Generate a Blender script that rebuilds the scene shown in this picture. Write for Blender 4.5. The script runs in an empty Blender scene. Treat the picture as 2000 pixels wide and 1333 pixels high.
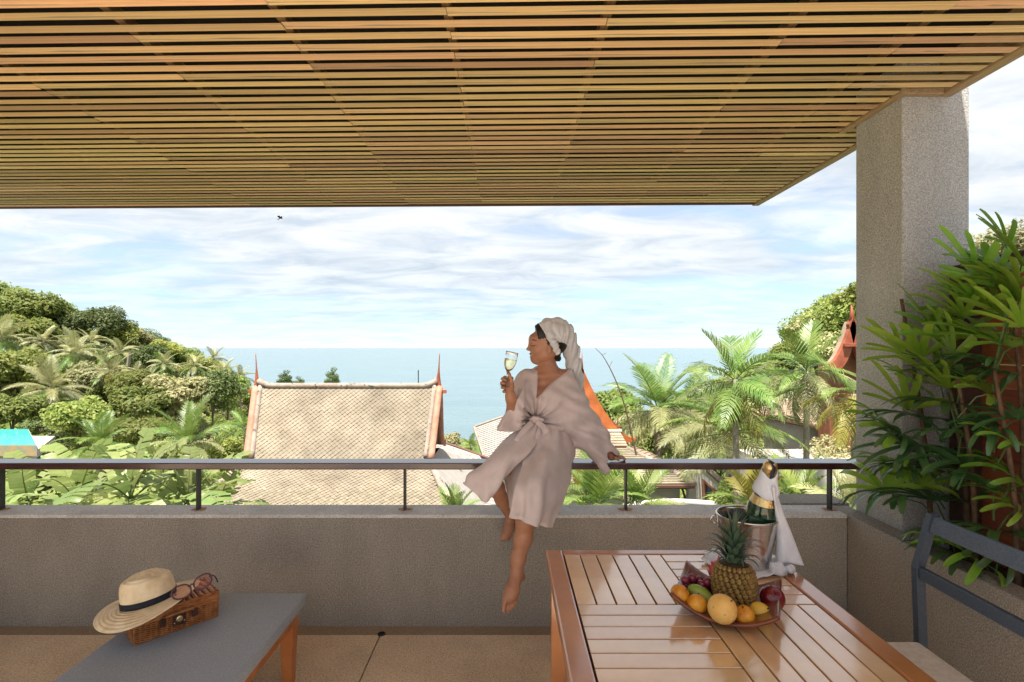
import bpy, bmesh, math, random
import numpy as np
from mathutils import Vector, Matrix, Euler
random.seed(7); rng = np.random.default_rng(7)
R = math.radians
scn = bpy.context.scene
COL = scn.collection
# ---------------------------------------------------------------- camera
EYE = 1.67
cam_d = bpy.data.cameras.new('camera'); cam = bpy.data.objects.new('camera', cam_d); COL.objects.link(cam)
cam.location = (0, 0, EYE); cam.rotation_euler = (R(90), 0, 0)
cam_d.lens = 18; cam_d.sensor_width = 36; cam_d.shift_x = .0035; cam_d.shift_y = .0065
cam_d.clip_start = .05; cam_d.clip_end = 60000
scn.camera = cam
# ---------------------------------------------------------------- sky, sun, exposure
SUN_EL, SUN_FROM = 70, (-.42, -.9)           # the sun stands high behind the balcony, a little to the left
scn.view_settings.view_transform = 'Standard'; scn.view_settings.look = 'None'
scn.view_settings.exposure = 2.40; scn.view_settings.gamma = 1.0
CLOUD = .186
world = bpy.data.worlds.new('World'); scn.world = world; world.use_nodes = True
def make_world():
    nt = world.node_tree; n = nt.nodes; l = nt.links; n.clear()
    out = n.new('ShaderNodeOutputWorld'); bg = n.new('ShaderNodeBackground')
    sky = n.new('ShaderNodeTexSky'); sky.sky_type = 'NISHITA'; sky.sun_disc = False
    sky.sun_elevation = R(SUN_EL); sky.sun_rotation = math.atan2(SUN_FROM[0], SUN_FROM[1]); sky.air_density = 1.0; sky.dust_density = 0.0; sky.ozone_density = 2.0
    tc = n.new('ShaderNodeTexCoord'); sep = n.new('ShaderNodeSeparateXYZ'); l.new(tc.outputs['Generated'], sep.inputs[0])
    def m(op, a, b=None):
        x = n.new('ShaderNodeMath'); x.operation = op
        for i, v in enumerate((a, b)):
            if v is None: continue
            if isinstance(v, (int, float)): x.inputs[i].default_value = v
            else: l.new(v, x.inputs[i])
        return x.outputs[0]
    z = m('ADD', m('MAXIMUM', sep.outputs[2], 0.0), .10)
    u = m('DIVIDE', sep.outputs[0], z); v = m('DIVIDE', sep.outputs[1], z)
    cb = n.new('ShaderNodeCombineXYZ'); l.new(m('MULTIPLY', u, .62), cb.inputs[0]); l.new(v, cb.inputs[1])
    def noise(scale, detail, rough, dist, off):
        mp = n.new('ShaderNodeMapping'); l.new(cb.outputs[0], mp.inputs[0]); mp.inputs['Location'].default_value = off
        t = n.new('ShaderNodeTexNoise'); l.new(mp.outputs[0], t.inputs['Vector'])
        t.inputs['Scale'].default_value = scale; t.inputs['Detail'].default_value = detail
        t.inputs['Roughness'].default_value = rough; t.inputs['Distortion'].default_value = dist
        return t.outputs['Fac']
    a = noise(.55, 9, .62, .35, (3.1, 1.7, 0)); b = noise(2.6, 8, .6, .5, (8.2, 4.4, 0))
    s = m('ADD', m('MULTIPLY', a, .72), m('MULTIPLY', b, .28))
    rp = n.new('ShaderNodeValToRGB'); l.new(s, rp.inputs[0])
    rp.color_ramp.elements[0].position = .37; rp.color_ramp.elements[0].color = (.52, .52, .52, 1)
    rp.color_ramp.elements[1].position = .51; rp.color_ramp.elements[1].color = (.97, .97, .97, 1)
    sc = n.new('ShaderNodeMix'); sc.data_type = 'RGBA'; sc.blend_type = 'MULTIPLY'; sc.inputs[0].default_value = 1
    l.new(sky.outputs[0], sc.inputs[6]); sc.inputs[7].default_value = (.042, .046, .050, 1)
    r2 = n.new('ShaderNodeValToRGB'); l.new(b, r2.inputs[0])
    r2.color_ramp.elements[0].position = .35; r2.color_ramp.elements[0].color = (CLOUD*.72, CLOUD*.80, CLOUD*.88, 1)
    r2.color_ramp.elements[1].position = .62; r2.color_ramp.elements[1].color = (CLOUD*1.08, CLOUD*1.10, CLOUD*1.12, 1)
    mx = n.new('ShaderNodeMix'); mx.data_type = 'RGBA'
    m9 = n.new('ShaderNodeMapRange'); m9.inputs[1].default_value = 0.0; m9.inputs[2].default_value = .13; m9.inputs[3].default_value = .9; m9.inputs[4].default_value = 0; l.new(sep.outputs[2], m9.inputs[0])
    ev = n.new('ShaderNodeMix'); ev.data_type = 'RGBA'; l.new(m9.outputs[0], ev.inputs[0]); l.new(rp.outputs[0], ev.inputs[6]); ev.inputs[7].default_value = (.62, .62, .62, 1)
    l.new(ev.outputs[2], mx.inputs[0]); l.new(sc.outputs[2], mx.inputs[6]); l.new(r2.outputs[0], mx.inputs[7])
    # low clouds are seen through more air and turn bluer towards the horizon
    mr = n.new('ShaderNodeMapRange'); mr.inputs[1].default_value = 0.0; mr.inputs[2].default_value = .22; mr.inputs[3].default_value = 1; mr.inputs[4].default_value = 0
    l.new(sep.outputs[2], mr.inputs[0])
    hz = n.new('ShaderNodeMix'); hz.data_type = 'RGBA'; hz.blend_type = 'MULTIPLY'; l.new(mr.outputs[0], hz.inputs[0])
    l.new(mx.outputs[2], hz.inputs[6]); hz.inputs[7].default_value = (.79, .87, .93, 1)
    l.new(hz.outputs[2], bg.inputs[0]); bg.inputs[1].default_value = 1.0
    l.new(bg.outputs[0], out.inputs[0])
make_world()
sd = bpy.data.lights.new('sun', 'SUN'); sd.energy = 2.4; sd.angle = R(1.5); sd.color = (1, .95, .86)
sun = bpy.data.objects.new('sun', sd); COL.objects.link(sun)
_h = math.cos(R(SUN_EL)); _n = math.hypot(*SUN_FROM)
sun_dir = Vector((SUN_FROM[0]/_n*_h, SUN_FROM[1]/_n*_h, math.sin(R(SUN_EL))))
sun.rotation_euler = sun_dir.to_track_quat('Z', 'Y').to_euler()
scn.cycles.use_denoising = True
# ---------------------------------------------------------------- helpers
def P(px, py, Y):                             # a point seen at a pixel of the 2000 px photograph, at distance Y
    return np.array(((px-993)/1000*Y, Y, EYE-(py-680)/1000*Y))
def wloc(o):
    v = Vector((0, 0, 0))
    while o is not None: v += o.location; o = o.parent
    return v
def tag(o, label=None, cat=None, group=None, kind=None):
    for k, v in (('label', label), ('category', cat), ('group', group), ('kind', kind)):
        if v: o[k] = v
    return o
def thing(name, label, cat, loc=(0, 0, 0), rot=(0, 0, 0), group=None):
    o = bpy.data.objects.new(name, None); o.empty_display_size = .1; COL.objects.link(o)
    o.location = tuple(loc); o.rotation_euler = rot
    return tag(o, label, cat, group)
def mesh(name, v, f, smooth=False):
    me = bpy.data.meshes.new(name)
    v = np.asarray(v, dtype=np.float32).reshape(-1, 3)
    if isinstance(f, np.ndarray) and f.ndim == 2:
        k = f.shape[1]; me.vertices.add(len(v)); me.vertices.foreach_set('co', v.ravel())
        me.loops.add(f.size); me.loops.foreach_set('vertex_index', f.ravel().astype(np.int32))
        me.polygons.add(len(f)); me.polygons.foreach_set('loop_start', np.arange(0, f.size, k, dtype=np.int32))
        me.update(calc_edges=True)
    else:
        me.from_pydata([tuple(map(float, p)) for p in v], [], [tuple(map(int, q)) for q in f])
    if smooth: me.polygons.foreach_set('use_smooth', [True]*len(me.polygons))
    me.update()
    return me
def link(name, me, mat=None, parent=None, loc=(0, 0, 0), rot=(0, 0, 0), scale=None):
    o = bpy.data.objects.new(name, me); COL.objects.link(o)
    if mat and not me.materials: me.materials.append(mat)
    o.parent = parent; o.location = tuple(loc); o.rotation_euler = rot
    if scale is not None: o.scale = (scale,)*3 if isinstance(scale, (int, float)) else scale
    return o
def obj(name, vf, mat, parent=None, smooth=False, **k):
    return link(name, mesh(name, vf[0], vf[1], smooth), mat, parent, **k)
def wobj(name, vf, mat, parent=None, smooth=False):            # vertices given in world space
    v = np.asarray(vf[0], dtype=float).reshape(-1, 3)
    if parent is not None: v = v-np.array(wloc(parent))
    return obj(name, (v, vf[1]), mat, parent, smooth)
def join(*parts):
    V = []; Fc = []; o = 0
    for v, f in parts:
        v = np.asarray(v, dtype=float).reshape(-1, 3); V.append(v)
        Fc += [tuple(int(i)+o for i in q) for q in f]; o += len(v)
    return np.concatenate(V), Fc
BF = [(0, 3, 2, 1), (4, 5, 6, 7), (0, 1, 5, 4), (1, 2, 6, 5), (2, 3, 7, 6), (3, 0, 4, 7)]
def box(lo, hi):
    a, b = lo, hi
    return (np.array([(a[0], a[1], a[2]), (b[0], a[1], a[2]), (b[0], b[1], a[2]), (a[0], b[1], a[2]),
                      (a[0], a[1], b[2]), (b[0], a[1], b[2]), (b[0], b[1], b[2]), (a[0], b[1], b[2])], float), BF)
def cbox(lo, hi, b=.005, seg=2):
    bm = bmesh.new(); bmesh.ops.create_cube(bm, size=1)
    s = np.array(hi, float)-np.array(lo, float); c = (np.array(hi, float)+np.array(lo, float))/2
    for v in bm.verts: v.co = Vector((v.co.x*s[0], v.co.y*s[1], v.co.z*s[2]))+Vector(c)
    bmesh.ops.bevel(bm, geom=list(bm.edges), offset=min(b, min(s)*.45), segments=seg, affect='EDGES', profile=.5)
    bm.verts.index_update()
    r = (np.array([v.co[:] for v in bm.verts]), [tuple(v.index for v in f.verts) for f in bm.faces]); bm.free()
    return r
def xf(vf, M):
    v = np.asarray(vf[0], float); A = np.array(M.to_3x3()); return v@A.T+np.array(M.to_translation()), vf[1]
def tube(path, rad, n=8, flat=None, cap=True, up=None):
    p = np.asarray(path, float); m_ = len(p); rad = np.broadcast_to(np.asarray(rad, float), (m_,))
    T = np.gradient(p, axis=0); T /= np.linalg.norm(T, axis=1)[:, None]+1e-9
    u = np.array(up if up is not None else ((0, 0, 1) if abs(T[0][2]) < .9 else (0, 1, 0)), float)
    V = []
    for i in range(m_):
        u = u-T[i]*np.dot(u, T[i]); u /= np.linalg.norm(u)+1e-9; w = np.cross(T[i], u)
        a = np.arange(n)*2*math.pi/n
        fl = 1 if flat is None else (flat[i] if hasattr(flat, '__len__') else flat)
        V.append(p[i]+rad[i]*(np.cos(a)[:, None]*u*fl+np.sin(a)[:, None]*w))
    V = np.concatenate(V); Fc = []
    for i in range(m_-1):
        for j in range(n):
            k = (j+1) % n; Fc.append((i*n+j, i*n+k, (i+1)*n+k, (i+1)*n+j))
    if cap: Fc.append(tuple(range(n-1, -1, -1))); Fc.append(tuple((m_-1)*n+j for j in range(n)))
    return V, Fc
def lathe(prof, n=32, caps=True):
    V = []; Fc = []
    for r, z in prof:
        for j in range(n):
            a = 2*math.pi*j/n; V.append((r*math.cos(a), r*math.sin(a), z))
    for i in range(len(prof)-1):
        for j in range(n):
            k = (j+1) % n; Fc.append((i*n+j, i*n+k, (i+1)*n+k, (i+1)*n+j))
    if caps:
        Fc.append(tuple(range(n-1, -1, -1))); Fc.append(tuple((len(prof)-1)*n+j for j in range(n)))
    return np.array(V), Fc
def prism(poly, a, b, axis='y'):              # polygon in (x, z) pulled from a to b along y
    n = len(poly); V = [(x, a, z) for x, z in poly]+[(x, b, z) for x, z in poly]
    Fc = [tuple(range(n)), tuple(range(2*n-1, n-1, -1))]+[(i, n+i, n+(i+1) % n, (i+1) % n) for i in range(n)]
    return np.array(V, float), Fc
def cr(pts, t):                               # Catmull-Rom through control points (any trailing shape)
    p = np.asarray(pts, float); n = len(p)
    p = np.concatenate([2*p[:1]-p[1:2], p, 2*p[-1:]-p[-2:-1]])
    t = np.clip(np.asarray(t, float), 0, 1)*(n-1); i = np.minimum(t.astype(int), n-2); f = t-i
    f = f.reshape((-1,)+(1,)*(p.ndim-1))
    a, b, c, d = p[i], p[i+1], p[i+2], p[i+3]
    return .5*(2*b+(c-a)*f+(2*a-5*b+4*c-d)*f**2+(3*b-a-3*c+d)*f**3)
def patch(ctrl, nu, nv, fold=None):
    c = np.asarray(ctrl, float)
    g = cr(c, np.linspace(0, 1, nu)); g = np.swapaxes(cr(np.swapaxes(g, 0, 1), np.linspace(0, 1, nv)), 0, 1)
    if fold is not None:
        du = np.gradient(g, axis=0); dv = np.gradient(g, axis=1); nn = np.cross(du, dv); nn /= np.linalg.norm(nn, axis=2)[..., None]+1e-9
        U, Vv = np.meshgrid(np.linspace(0, 1, nu), np.linspace(0, 1, nv), indexing='ij')
        g = g+nn*fold(U, Vv)[..., None]
    idx = np.arange(nu*nv).reshape(nu, nv)
    f = np.stack([idx[:-1, :-1], idx[:-1, 1:], idx[1:, 1:], idx[1:, :-1]], -1).reshape(-1, 4)
    return g.reshape(-1, 3), f
def solid(o, t, off=0):
    m_ = o.modifiers.new('thick', 'SOLIDIFY'); m_.thickness = t; m_.offset = off
    return o
# ---------------------------------------------------------------- materials
COATIOR = {'varnished_teak': 2.2, 'teak_frame': 1.9, 'rail_wood': 1.8}
def material(name, col, rough=.6, col2=None, scale=6, detail=4, lo=.35, hi=.65, bump=0, bscale=60, objrand=0, metal=0,
             spec=.5, stretch=(1, 1, 1), coat=0, transl=0, coords='Object', spot=None, bumptype='noise', trans=0, ior=1.45, sheen=0, stain=None):
    mt = bpy.data.materials.new(name); mt.use_nodes = True; nt = mt.node_tree; n = nt.nodes; l = nt.links
    b = n['Principled BSDF']; out = n['Material Output']
    b.inputs['Roughness'].default_value = rough; b.inputs['Metallic'].default_value = metal
    b.inputs['Specular IOR Level'].default_value = spec; b.inputs['IOR'].default_value = ior
    b.inputs['Coat IOR'].default_value = COATIOR.get(name, 1.5)
    b.inputs['Coat Weight'].default_value = coat; b.inputs['Coat Roughness'].default_value = .12
    b.inputs['Transmission Weight'].default_value = trans
    if sheen: b.inputs['Sheen Weight'].default_value = sheen; b.inputs['Sheen Roughness'].default_value = .4
    tc = n.new('ShaderNodeTexCoord'); mp = n.new('ShaderNodeMapping'); mp.inputs['Scale'].default_value = stretch
    l.new(tc.outputs[coords], mp.inputs[0])
    c4 = lambda c: (c[0], c[1], c[2], 1)
    cur = None
    if col2 is not None:
        t = n.new('ShaderNodeTexNoise'); l.new(mp.outputs[0], t.inputs['Vector'])
        t.inputs['Scale'].default_value = scale; t.inputs['Detail'].default_value = detail; t.inputs['Roughness'].default_value = .6
        r = n.new('ShaderNodeValToRGB'); l.new(t.outputs['Fac'], r.inputs[0])
        r.color_ramp.elements[0].position = lo; r.color_ramp.elements[0].color = c4(col)
        r.color_ramp.elements[1].position = hi; r.color_ramp.elements[1].color = c4(col2)
        cur = r.outputs[0]
    if spot is not None:                       # (colour, scale, threshold, blend): a second, finer layer of marks
        sc_, ss, th, bl = spot
        t = n.new('ShaderNodeTexNoise'); l.new(tc.outputs[coords], t.inputs['Vector'])
        t.inputs['Scale'].default_value = ss; t.inputs['Detail'].default_value = 2
        r = n.new('ShaderNodeValToRGB'); l.new(t.outputs['Fac'], r.inputs[0])
        r.color_ramp.elements[0].position = th; r.color_ramp.elements[1].position = min(1, th+bl)
        x = n.new('ShaderNodeMix'); x.data_type = 'RGBA'; l.new(r.outputs[0], x.inputs[0])
        if cur is None: x.inputs[6].default_value = c4(col)
        else: l.new(cur, x.inputs[6])
        x.inputs[7].default_value = c4(sc_); cur = x.outputs[2]
    if stain is not None:                      # (depth, scale, stretch): broad weather marks, run-off streaks and worn patches
        dp, ss, sv = stain
        m3 = n.new('ShaderNodeMapping'); m3.inputs['Scale'].default_value = sv; l.new(tc.outputs[coords], m3.inputs[0])
        t = n.new('ShaderNodeTexNoise'); l.new(m3.outputs[0], t.inputs['Vector']); t.inputs['Scale'].default_value = ss; t.inputs['Detail'].default_value = 6; t.inputs['Roughness'].default_value = .65
        mr = n.new('ShaderNodeMapRange'); mr.inputs[1].default_value = .35; mr.inputs[2].default_value = .62; mr.inputs[3].default_value = 1-dp; mr.inputs[4].default_value = 1.0
        l.new(t.outputs['Fac'], mr.inputs[0]); x = n.new('ShaderNodeMix'); x.data_type = 'RGBA'; x.blend_type = 'MULTIPLY'; x.inputs[0].default_value = 1
        if cur is None: x.inputs[6].default_value = c4(col)
        else: l.new(cur, x.inputs[6])
        l.new(mr.outputs[0], x.inputs[7]); cur = x.outputs[2]
    if objrand:
        oi = n.new('ShaderNodeObjectInfo'); h = n.new('ShaderNodeHueSaturation')
        mr = n.new('ShaderNodeMapRange'); mr.inputs[3].default_value = 1-objrand; mr.inputs[4].default_value = 1+objrand
        l.new(oi.outputs['Random'], mr.inputs[0]); l.new(mr.outputs[0], h.inputs['Value'])
        m7 = n.new('ShaderNodeMath'); m7.operation = 'MULTIPLY'; m7.inputs[1].default_value = 7.13; l.new(oi.outputs['Random'], m7.inputs[0])
        fr = n.new('ShaderNodeMath'); fr.operation = 'FRACT'; l.new(m7.outputs[0], fr.inputs[0])
        m2 = n.new('ShaderNodeMapRange'); m2.inputs[3].default_value = .5-objrand*.07; m2.inputs[4].default_value = .5+objrand*.05
        l.new(fr.outputs[0], m2.inputs[0]); l.new(m2.outputs[0], h.inputs['Hue'])
        if cur is None: h.inputs['Color'].default_value = c4(col)
        else: l.new(cur, h.inputs['Color'])
        cur = h.outputs[0]
    if cur is None: b.inputs['Base Color'].default_value = c4(col)
    else: l.new(cur, b.inputs['Base Color'])
    if bump:
        bp = n.new('ShaderNodeBump'); bp.inputs['Strength'].default_value = bump; bp.inputs['Distance'].default_value = .01
        if bumptype == 'noise':
            t = n.new('ShaderNodeTexNoise'); t.inputs['Scale'].default_value = bscale; t.inputs['Detail'].default_value = 3
            l.new(mp.outputs[0], t.inputs['Vector']); l.new(t.outputs['Fac'], bp.inputs['Height'])
        else:
            t = n.new('ShaderNodeTexWave'); t.wave_type = 'RINGS' if bumptype == 'rings' else 'BANDS'
            if bumptype == 'rings': t.rings_direction = 'Z'
            t.inputs['Scale'].default_value = bscale; l.new(tc.outputs[coords], t.inputs['Vector']); l.new(t.outputs['Fac'], bp.inputs['Height'])
        l.new(bp.outputs[0], b.inputs['Normal'])
    if transl:
        tr = n.new('ShaderNodeBsdfTranslucent'); ms = n.new('ShaderNodeMixShader'); ms.inputs[0].default_value = transl
        if cur is None: tr.inputs[0].default_value = c4(col)
        else: l.new(cur, tr.inputs[0])
        l.new(b.outputs[0], ms.inputs[1]); l.new(tr.outputs[0], ms.inputs[2]); l.new(ms.outputs[0], out.inputs[0])
    return mt
M = {}
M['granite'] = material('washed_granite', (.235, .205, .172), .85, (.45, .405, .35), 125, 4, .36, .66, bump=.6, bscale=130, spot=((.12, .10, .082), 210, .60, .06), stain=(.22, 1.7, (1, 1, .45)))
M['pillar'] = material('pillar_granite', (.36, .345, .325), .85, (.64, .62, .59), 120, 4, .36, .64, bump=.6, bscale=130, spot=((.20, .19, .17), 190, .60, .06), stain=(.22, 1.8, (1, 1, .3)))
M['lit_sill'] = material('lit_sill_granite', (.54, .52, .49), .8, (.76, .74, .71), 120, 3, .36, .64, bump=.3, bscale=160, spot=((.28, .25, .22), 200, .62, .06), stain=(.25, 3, (1, 1, 1)))  # paler copy of the parapet granite, skylight on its top put into the colour
M['floor'] = material('washed_floor', (.62, .475, .33), .5, (.85, .71, .55), 105, 4, .35, .65, bump=.35, bscale=120, spot=((.26, .16, .10), 150, .60, .05), stain=(.22, 2.2, (1, 1, 1)))
M['gutter'] = material('gutter_floor', (.25, .19, .135), .6, (.36, .28, .20), 120, 3, bump=.3, bscale=140)
M['plaster'] = material('white_plaster', (.42, .385, .335), .85, (.50, .465, .42), 3, 4, bump=.1, bscale=30)
M['slat'] = material('weathered_slat', (.70, .435, .185), .62, (.90, .64, .345), 5, 5, .3, .7, stain=(.35, 1.4, (1, 6, 6)), bump=.25, bscale=40, objrand=.30, stretch=(1, 14, 14), spot=((.42, .33, .22), 3.5, .60, .10))
M['batten'] = material('batten_wood', (.14, .085, .04), .8, (.34, .22, .10), 30, 4, .45, .75)
M['dark_soffit'] = material('dark_soffit', (.012, .010, .009), .9)  # near-black colour stands in for the unlit void above the slats
M['trim'] = material('edge_trim_wood', (.30, .20, .10), .6, (.42, .29, .16), 6, 4, stretch=(10, 1, 10))
M['rail'] = material('rail_wood', (.035, .010, .012), .28, (.075, .020, .018), 5, 4, stretch=(1, 12, 12), coat=.55)
M['steel'] = material('black_steel', (.02, .022, .024), .45, (.035, .035, .038), 20, 3, spec=.5)
M['rust'] = material('rust_stain', (.32, .12, .04), .9, (.5, .3, .17), 90, 3)
M['teak'] = material('varnished_teak', (.62, .35, .16), .24, (.80, .53, .29), 3.2, 5, .3, .7, objrand=.10, stretch=(1, 1, 1), coat=1, spec=.8, bump=.02, bscale=30)
M['teak_frame'] = material('teak_frame', (.36, .12, .035), .3, (.52, .21, .07), 4, 5, .3, .7, coat=.9)
M['cushion'] = material('grey_canvas', (.24, .265, .30), .95, (.36, .39, .43), 240, 3, bump=.15, bscale=500)
M['lounger_wood'] = material('lounger_wood', (.34, .10, .025), .4, (.50, .18, .05), 5, 4, coat=.3)
M['wicker'] = material('wicker', (.30, .095, .022), .5, (.52, .22, .07), 30, 4, bump=.3, bscale=250, coat=.15)
M['leather'] = material('dark_leather', (.05, .02, .012), .5, (.09, .035, .02), 20, 3)
M['brass'] = material('brass', (.85, .66, .32), .3, metal=1)
M['straw'] = material('straw', (.62, .47, .28), .75, (.76, .62, .42), 18, 4, bump=.35, bscale=22, bumptype='rings')
M['ribbon'] = material('black_ribbon', (.006, .008, .014), .8, (.012, .014, .022), 90, 3)
M['frame_plastic'] = material('burgundy_frame', (.07, .008, .014), .2, coat=.4)
M['lens'] = material('tinted_lens', (.88, .50, .42), .03, trans=.95, ior=1.08)
M['chair'] = material('chair_metal', (.035, .05, .075), .5, (.055, .075, .105), 120, 3, bump=.2, bscale=300)
M['sling'] = material('chair_sling', (.06, .08, .115), .8, (.10, .13, .175), 160, 3, bump=.3, bscale=400)
M['seat'] = material('beige_cushion', (.55, .50, .42), .95, (.65, .6, .52), 40, 3, bump=.2, bscale=300)
M['skin'] = material('skin', (.36, .165, .095), .40, (.44, .215, .13), 14, 3, spec=.4)
M['hair'] = material('dark_hair', (.012, .009, .008), .45)
M['robe'] = material('robe_cotton', (.55, .455, .44), .95, (.63, .535, .515), 9, 4, bump=.07, bscale=420, sheen=.2)
M['towel'] = material('towel_cotton', (.54, .535, .545), .95, (.64, .63, .635), 12, 4, bump=.2, bscale=380, sheen=.2)
M['lips'] = material('lips', (.28, .06, .05), .4)
M['glass'] = material('clear_glass', (1, 1, 1), .02, trans=1, ior=1.45)
M['wine'] = material('white_wine', (.93, .90, .55), .02, trans=1, ior=1.33)
M['ring'] = material('gold_ring', (.9, .65, .25), .25, metal=1)
M['steelbright'] = material('brushed_steel', (.62, .58, .54), .22, (.75, .72, .68), 30, 4, metal=1, stretch=(1, 1, 8))
M['bottle'] = material('green_bottle', (.004, .032, .012), .06, (.006, .05, .016), 5, 2, coat=.5, spec=.7)
M['foil'] = material('gold_foil', (.75, .55, .25), .35, metal=1, bump=.4, bscale=120)
M['foil_dark'] = material('dark_foil', (.02, .03, .05), .35)
M['napkin'] = material('white_napkin', (.66, .67, .72), .9, (.76, .77, .80), 14, 4, bump=.2, bscale=260)
M['bowl'] = material('bowl_wood', (.12, .025, .010), .3, (.22, .055, .022), 9, 5, coat=.4, stretch=(1, 5, 1))
M['orange'] = material('orange_peel', (.72, .24, .012), .42, (.85, .38, .03), 9, 3, spot=((.42, .20, .03), 45, .66, .08), stain=(.3, 22, (1, 1, 1)), bump=.3, bscale=120, coat=.1)
M['pear'] = material('yellow_pear', (.74, .40, .09), .5, (.82, .52, .17), 14, 4, bump=.12, bscale=150, spot=((.40, .22, .06), 60, .66, .08))
M['mango'] = material('yellow_mango', (.72, .40, .035), .45, (.80, .54, .09), 8, 4, spot=((.35, .18, .03), 30, .66, .08))
M['green_mango'] = material('green_mango', (.18, .28, .03), .4, (.40, .44, .08), 7, 3)
M['grape'] = material('red_grape', (.10, .008, .02), .25, (.22, .02, .05), 22, 3, coat=.2)
M['apple'] = material('red_apple', (.10, .004, .008), .22, (.22, .012, .015), 14, 4, coat=.4)
M['dragon'] = material('dragon_fruit', (.62, .05, .09), .5, (.72, .12, .14), 15, 3)
M['pine'] = material('pineapple_eye', (.16, .085, .02), .6, (.36, .23, .06), 60, 3, objrand=.2, bump=.4, bscale=140)
M['pine_core'] = material('pineapple_core', (.06, .035, .012), .8)
M['pine_leaf'] = material('pineapple_leaf', (.035, .075, .045), .45, (.10, .15, .09), 20, 3, objrand=.2)
M['stem'] = material('brown_stem', (.09, .05, .025), .8, (.15, .09, .05), 40, 3)
M['leafA'] = material('foliage_a', (.19, .255, .055), .6, (.33, .36, .10), .9, 3, objrand=.32, transl=.5, coords='Object')
M['leafB'] = material('foliage_b', (.085, .145, .04), .6, (.18, .23, .075), .9, 3, objrand=.30, transl=.42)
M['leafC'] = material('foliage_c', (.31, .31, .135), .65, (.40, .375, .19), .9, 3, objrand=.25, transl=.35)
M['palm'] = material('palm_frond', (.075, .16, .025), .42, (.21, .28, .065), 1.2, 3, objrand=.30, transl=.3, spec=.6)
M['palm_pale'] = material('pale_frond', (.25, .265, .11), .45, (.36, .35, .16), 1.2, 3, objrand=.25, transl=.3, spec=.6)
M['palm_yellow'] = material('yellow_frond', (.20, .19, .03), .5, (.30, .26, .05), 1.5, 3, objrand=.2, transl=.3)
M['banana'] = material('banana_leaf', (.16, .235, .06), .42, (.28, .325, .11), 1.6, 4, objrand=.25, transl=.35, spec=.5)
M['rhapis'] = material('lady_palm_leaf', (.13, .29, .02), .32, (.26, .42, .06), 5, 3, objrand=.35, transl=.3, spec=.6)
M['rhapis_dark'] = material('lady_palm_leaf_old', (.035, .10, .028), .28, (.075, .16, .05), 5, 3, objrand=.3, transl=.12, spec=.8)
M['trunk'] = material('palm_trunk', (.20, .165, .125), .9, (.33, .28, .22), 10, 4, bump=.6, bscale=14, stretch=(1, 1, 3))
M['bark'] = material('tree_bark', (.12, .09, .065), .9, (.2, .16, .12), 6, 4, bump=.5, bscale=20)
M['ground'] = material('hill_ground', (.045, .07, .02), .95, (.10, .11, .04), .25, 5, bump=.5, bscale=2)
M['tile'] = material('clay_tile', (.235, .19, .125), .8, (.33, .28, .20), 1.2, 5, .3, .7, stain=(.40, .55, (1, 1, 1)), objrand=.14, bump=.2, bscale=50)
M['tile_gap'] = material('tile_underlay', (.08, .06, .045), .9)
M['ridge'] = material('ridge_cement', (.24, .18, .14), .85, (.34, .28, .23), 3, 4, spot=((.10, .085, .07), 7, .60, .08))
M['barge'] = material('barge_pink', (.38, .16, .095), .7, (.44, .24, .17), 3, 4)
M['orange_paint'] = material('orange_paint', (.44, .115, .03), .55, (.54, .16, .045), 3, 4, stain=(.35, 2, (1, 1, 1)))
M['red_paint'] = material('red_paint', (.30, .075, .035), .65, (.42, .12, .06), 3, 4, stain=(.35, 2, (1, 1, 1)))
M['gable'] = material('gable_boards', (.16, .055, .025), .7, (.24, .09, .045), 4, 4)
M['shingle'] = material('grey_shingle', (.27, .245, .215), .9, (.36, .335, .305), 4, 4, .3, .7, objrand=.08, bump=.5, bscale=10)
M['tan_shingle'] = material('tan_shingle', (.27, .19, .125), .9, (.37, .28, .20), 4, 4, .3, .7, objrand=.10, bump=.5, bscale=10)
M['window'] = material('dark_window', (.02, .025, .03), .1)
M['fascia'] = material('brown_fascia', (.10, .045, .03), .6)
M['fence'] = material('fence_board', (.26, .065, .03), .5, (.40, .12, .055), 6, 4, .3, .7, objrand=.2, stretch=(10, 1, 10))
M['fence_post'] = material('fence_post', (.045, .022, .016), .6, (.075, .035, .025), 6, 3)
M['soil'] = material('soil', (.03, .022, .015), .95, (.06, .045, .03), 20, 4)
M['pool'] = material('pool_water', (.05, .42, .40), .08, (.08, .50, .47), 2, 3)
M['pool_tile'] = material('pool_side', (.22, .26, .22), .5, (.45, .28, .12), 3, 4)
M['bird'] = material('bird_feathers', (.02, .018, .016), .8)
# ---------------------------------------------------------------- sea and terrain
def make_sea():
    mt = material('sea_water', (.105, .165, .19), .2, (.125, .19, .215), .012, 4, spec=.5, stretch=(1, 3, 1))
    nt = mt.node_tree; n = nt.nodes; l = nt.links; b = n['Principled BSDF']
    tc = n.new('ShaderNodeTexCoord'); mp = n.new('ShaderNodeMapping'); mp.inputs['Scale'].default_value = (.5, 1.4, 1); l.new(tc.outputs['Object'], mp.inputs[0])
    t = n.new('ShaderNodeTexNoise'); t.inputs['Scale'].default_value = .16; t.inputs['Detail'].default_value = 6; t.inputs['Roughness'].default_value = .65
    l.new(mp.outputs[0], t.inputs['Vector']); bp = n.new('ShaderNodeBump'); bp.inputs['Strength'].default_value = .7; bp.inputs['Distance'].default_value = 2.6
    l.new(t.outputs['Fac'], bp.inputs['Height']); l.new(bp.outputs[0], b.inputs['Normal'])
    s = 40000
    o = obj('sea', (np.array([(-s, 20, 0), (s, 20, 0), (s, s, 0), (-s, s, 0)], float), [(0, 1, 2, 3)]), mt, loc=(0, 0, -24))
    tag(o, kind='structure')
make_sea()
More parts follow.
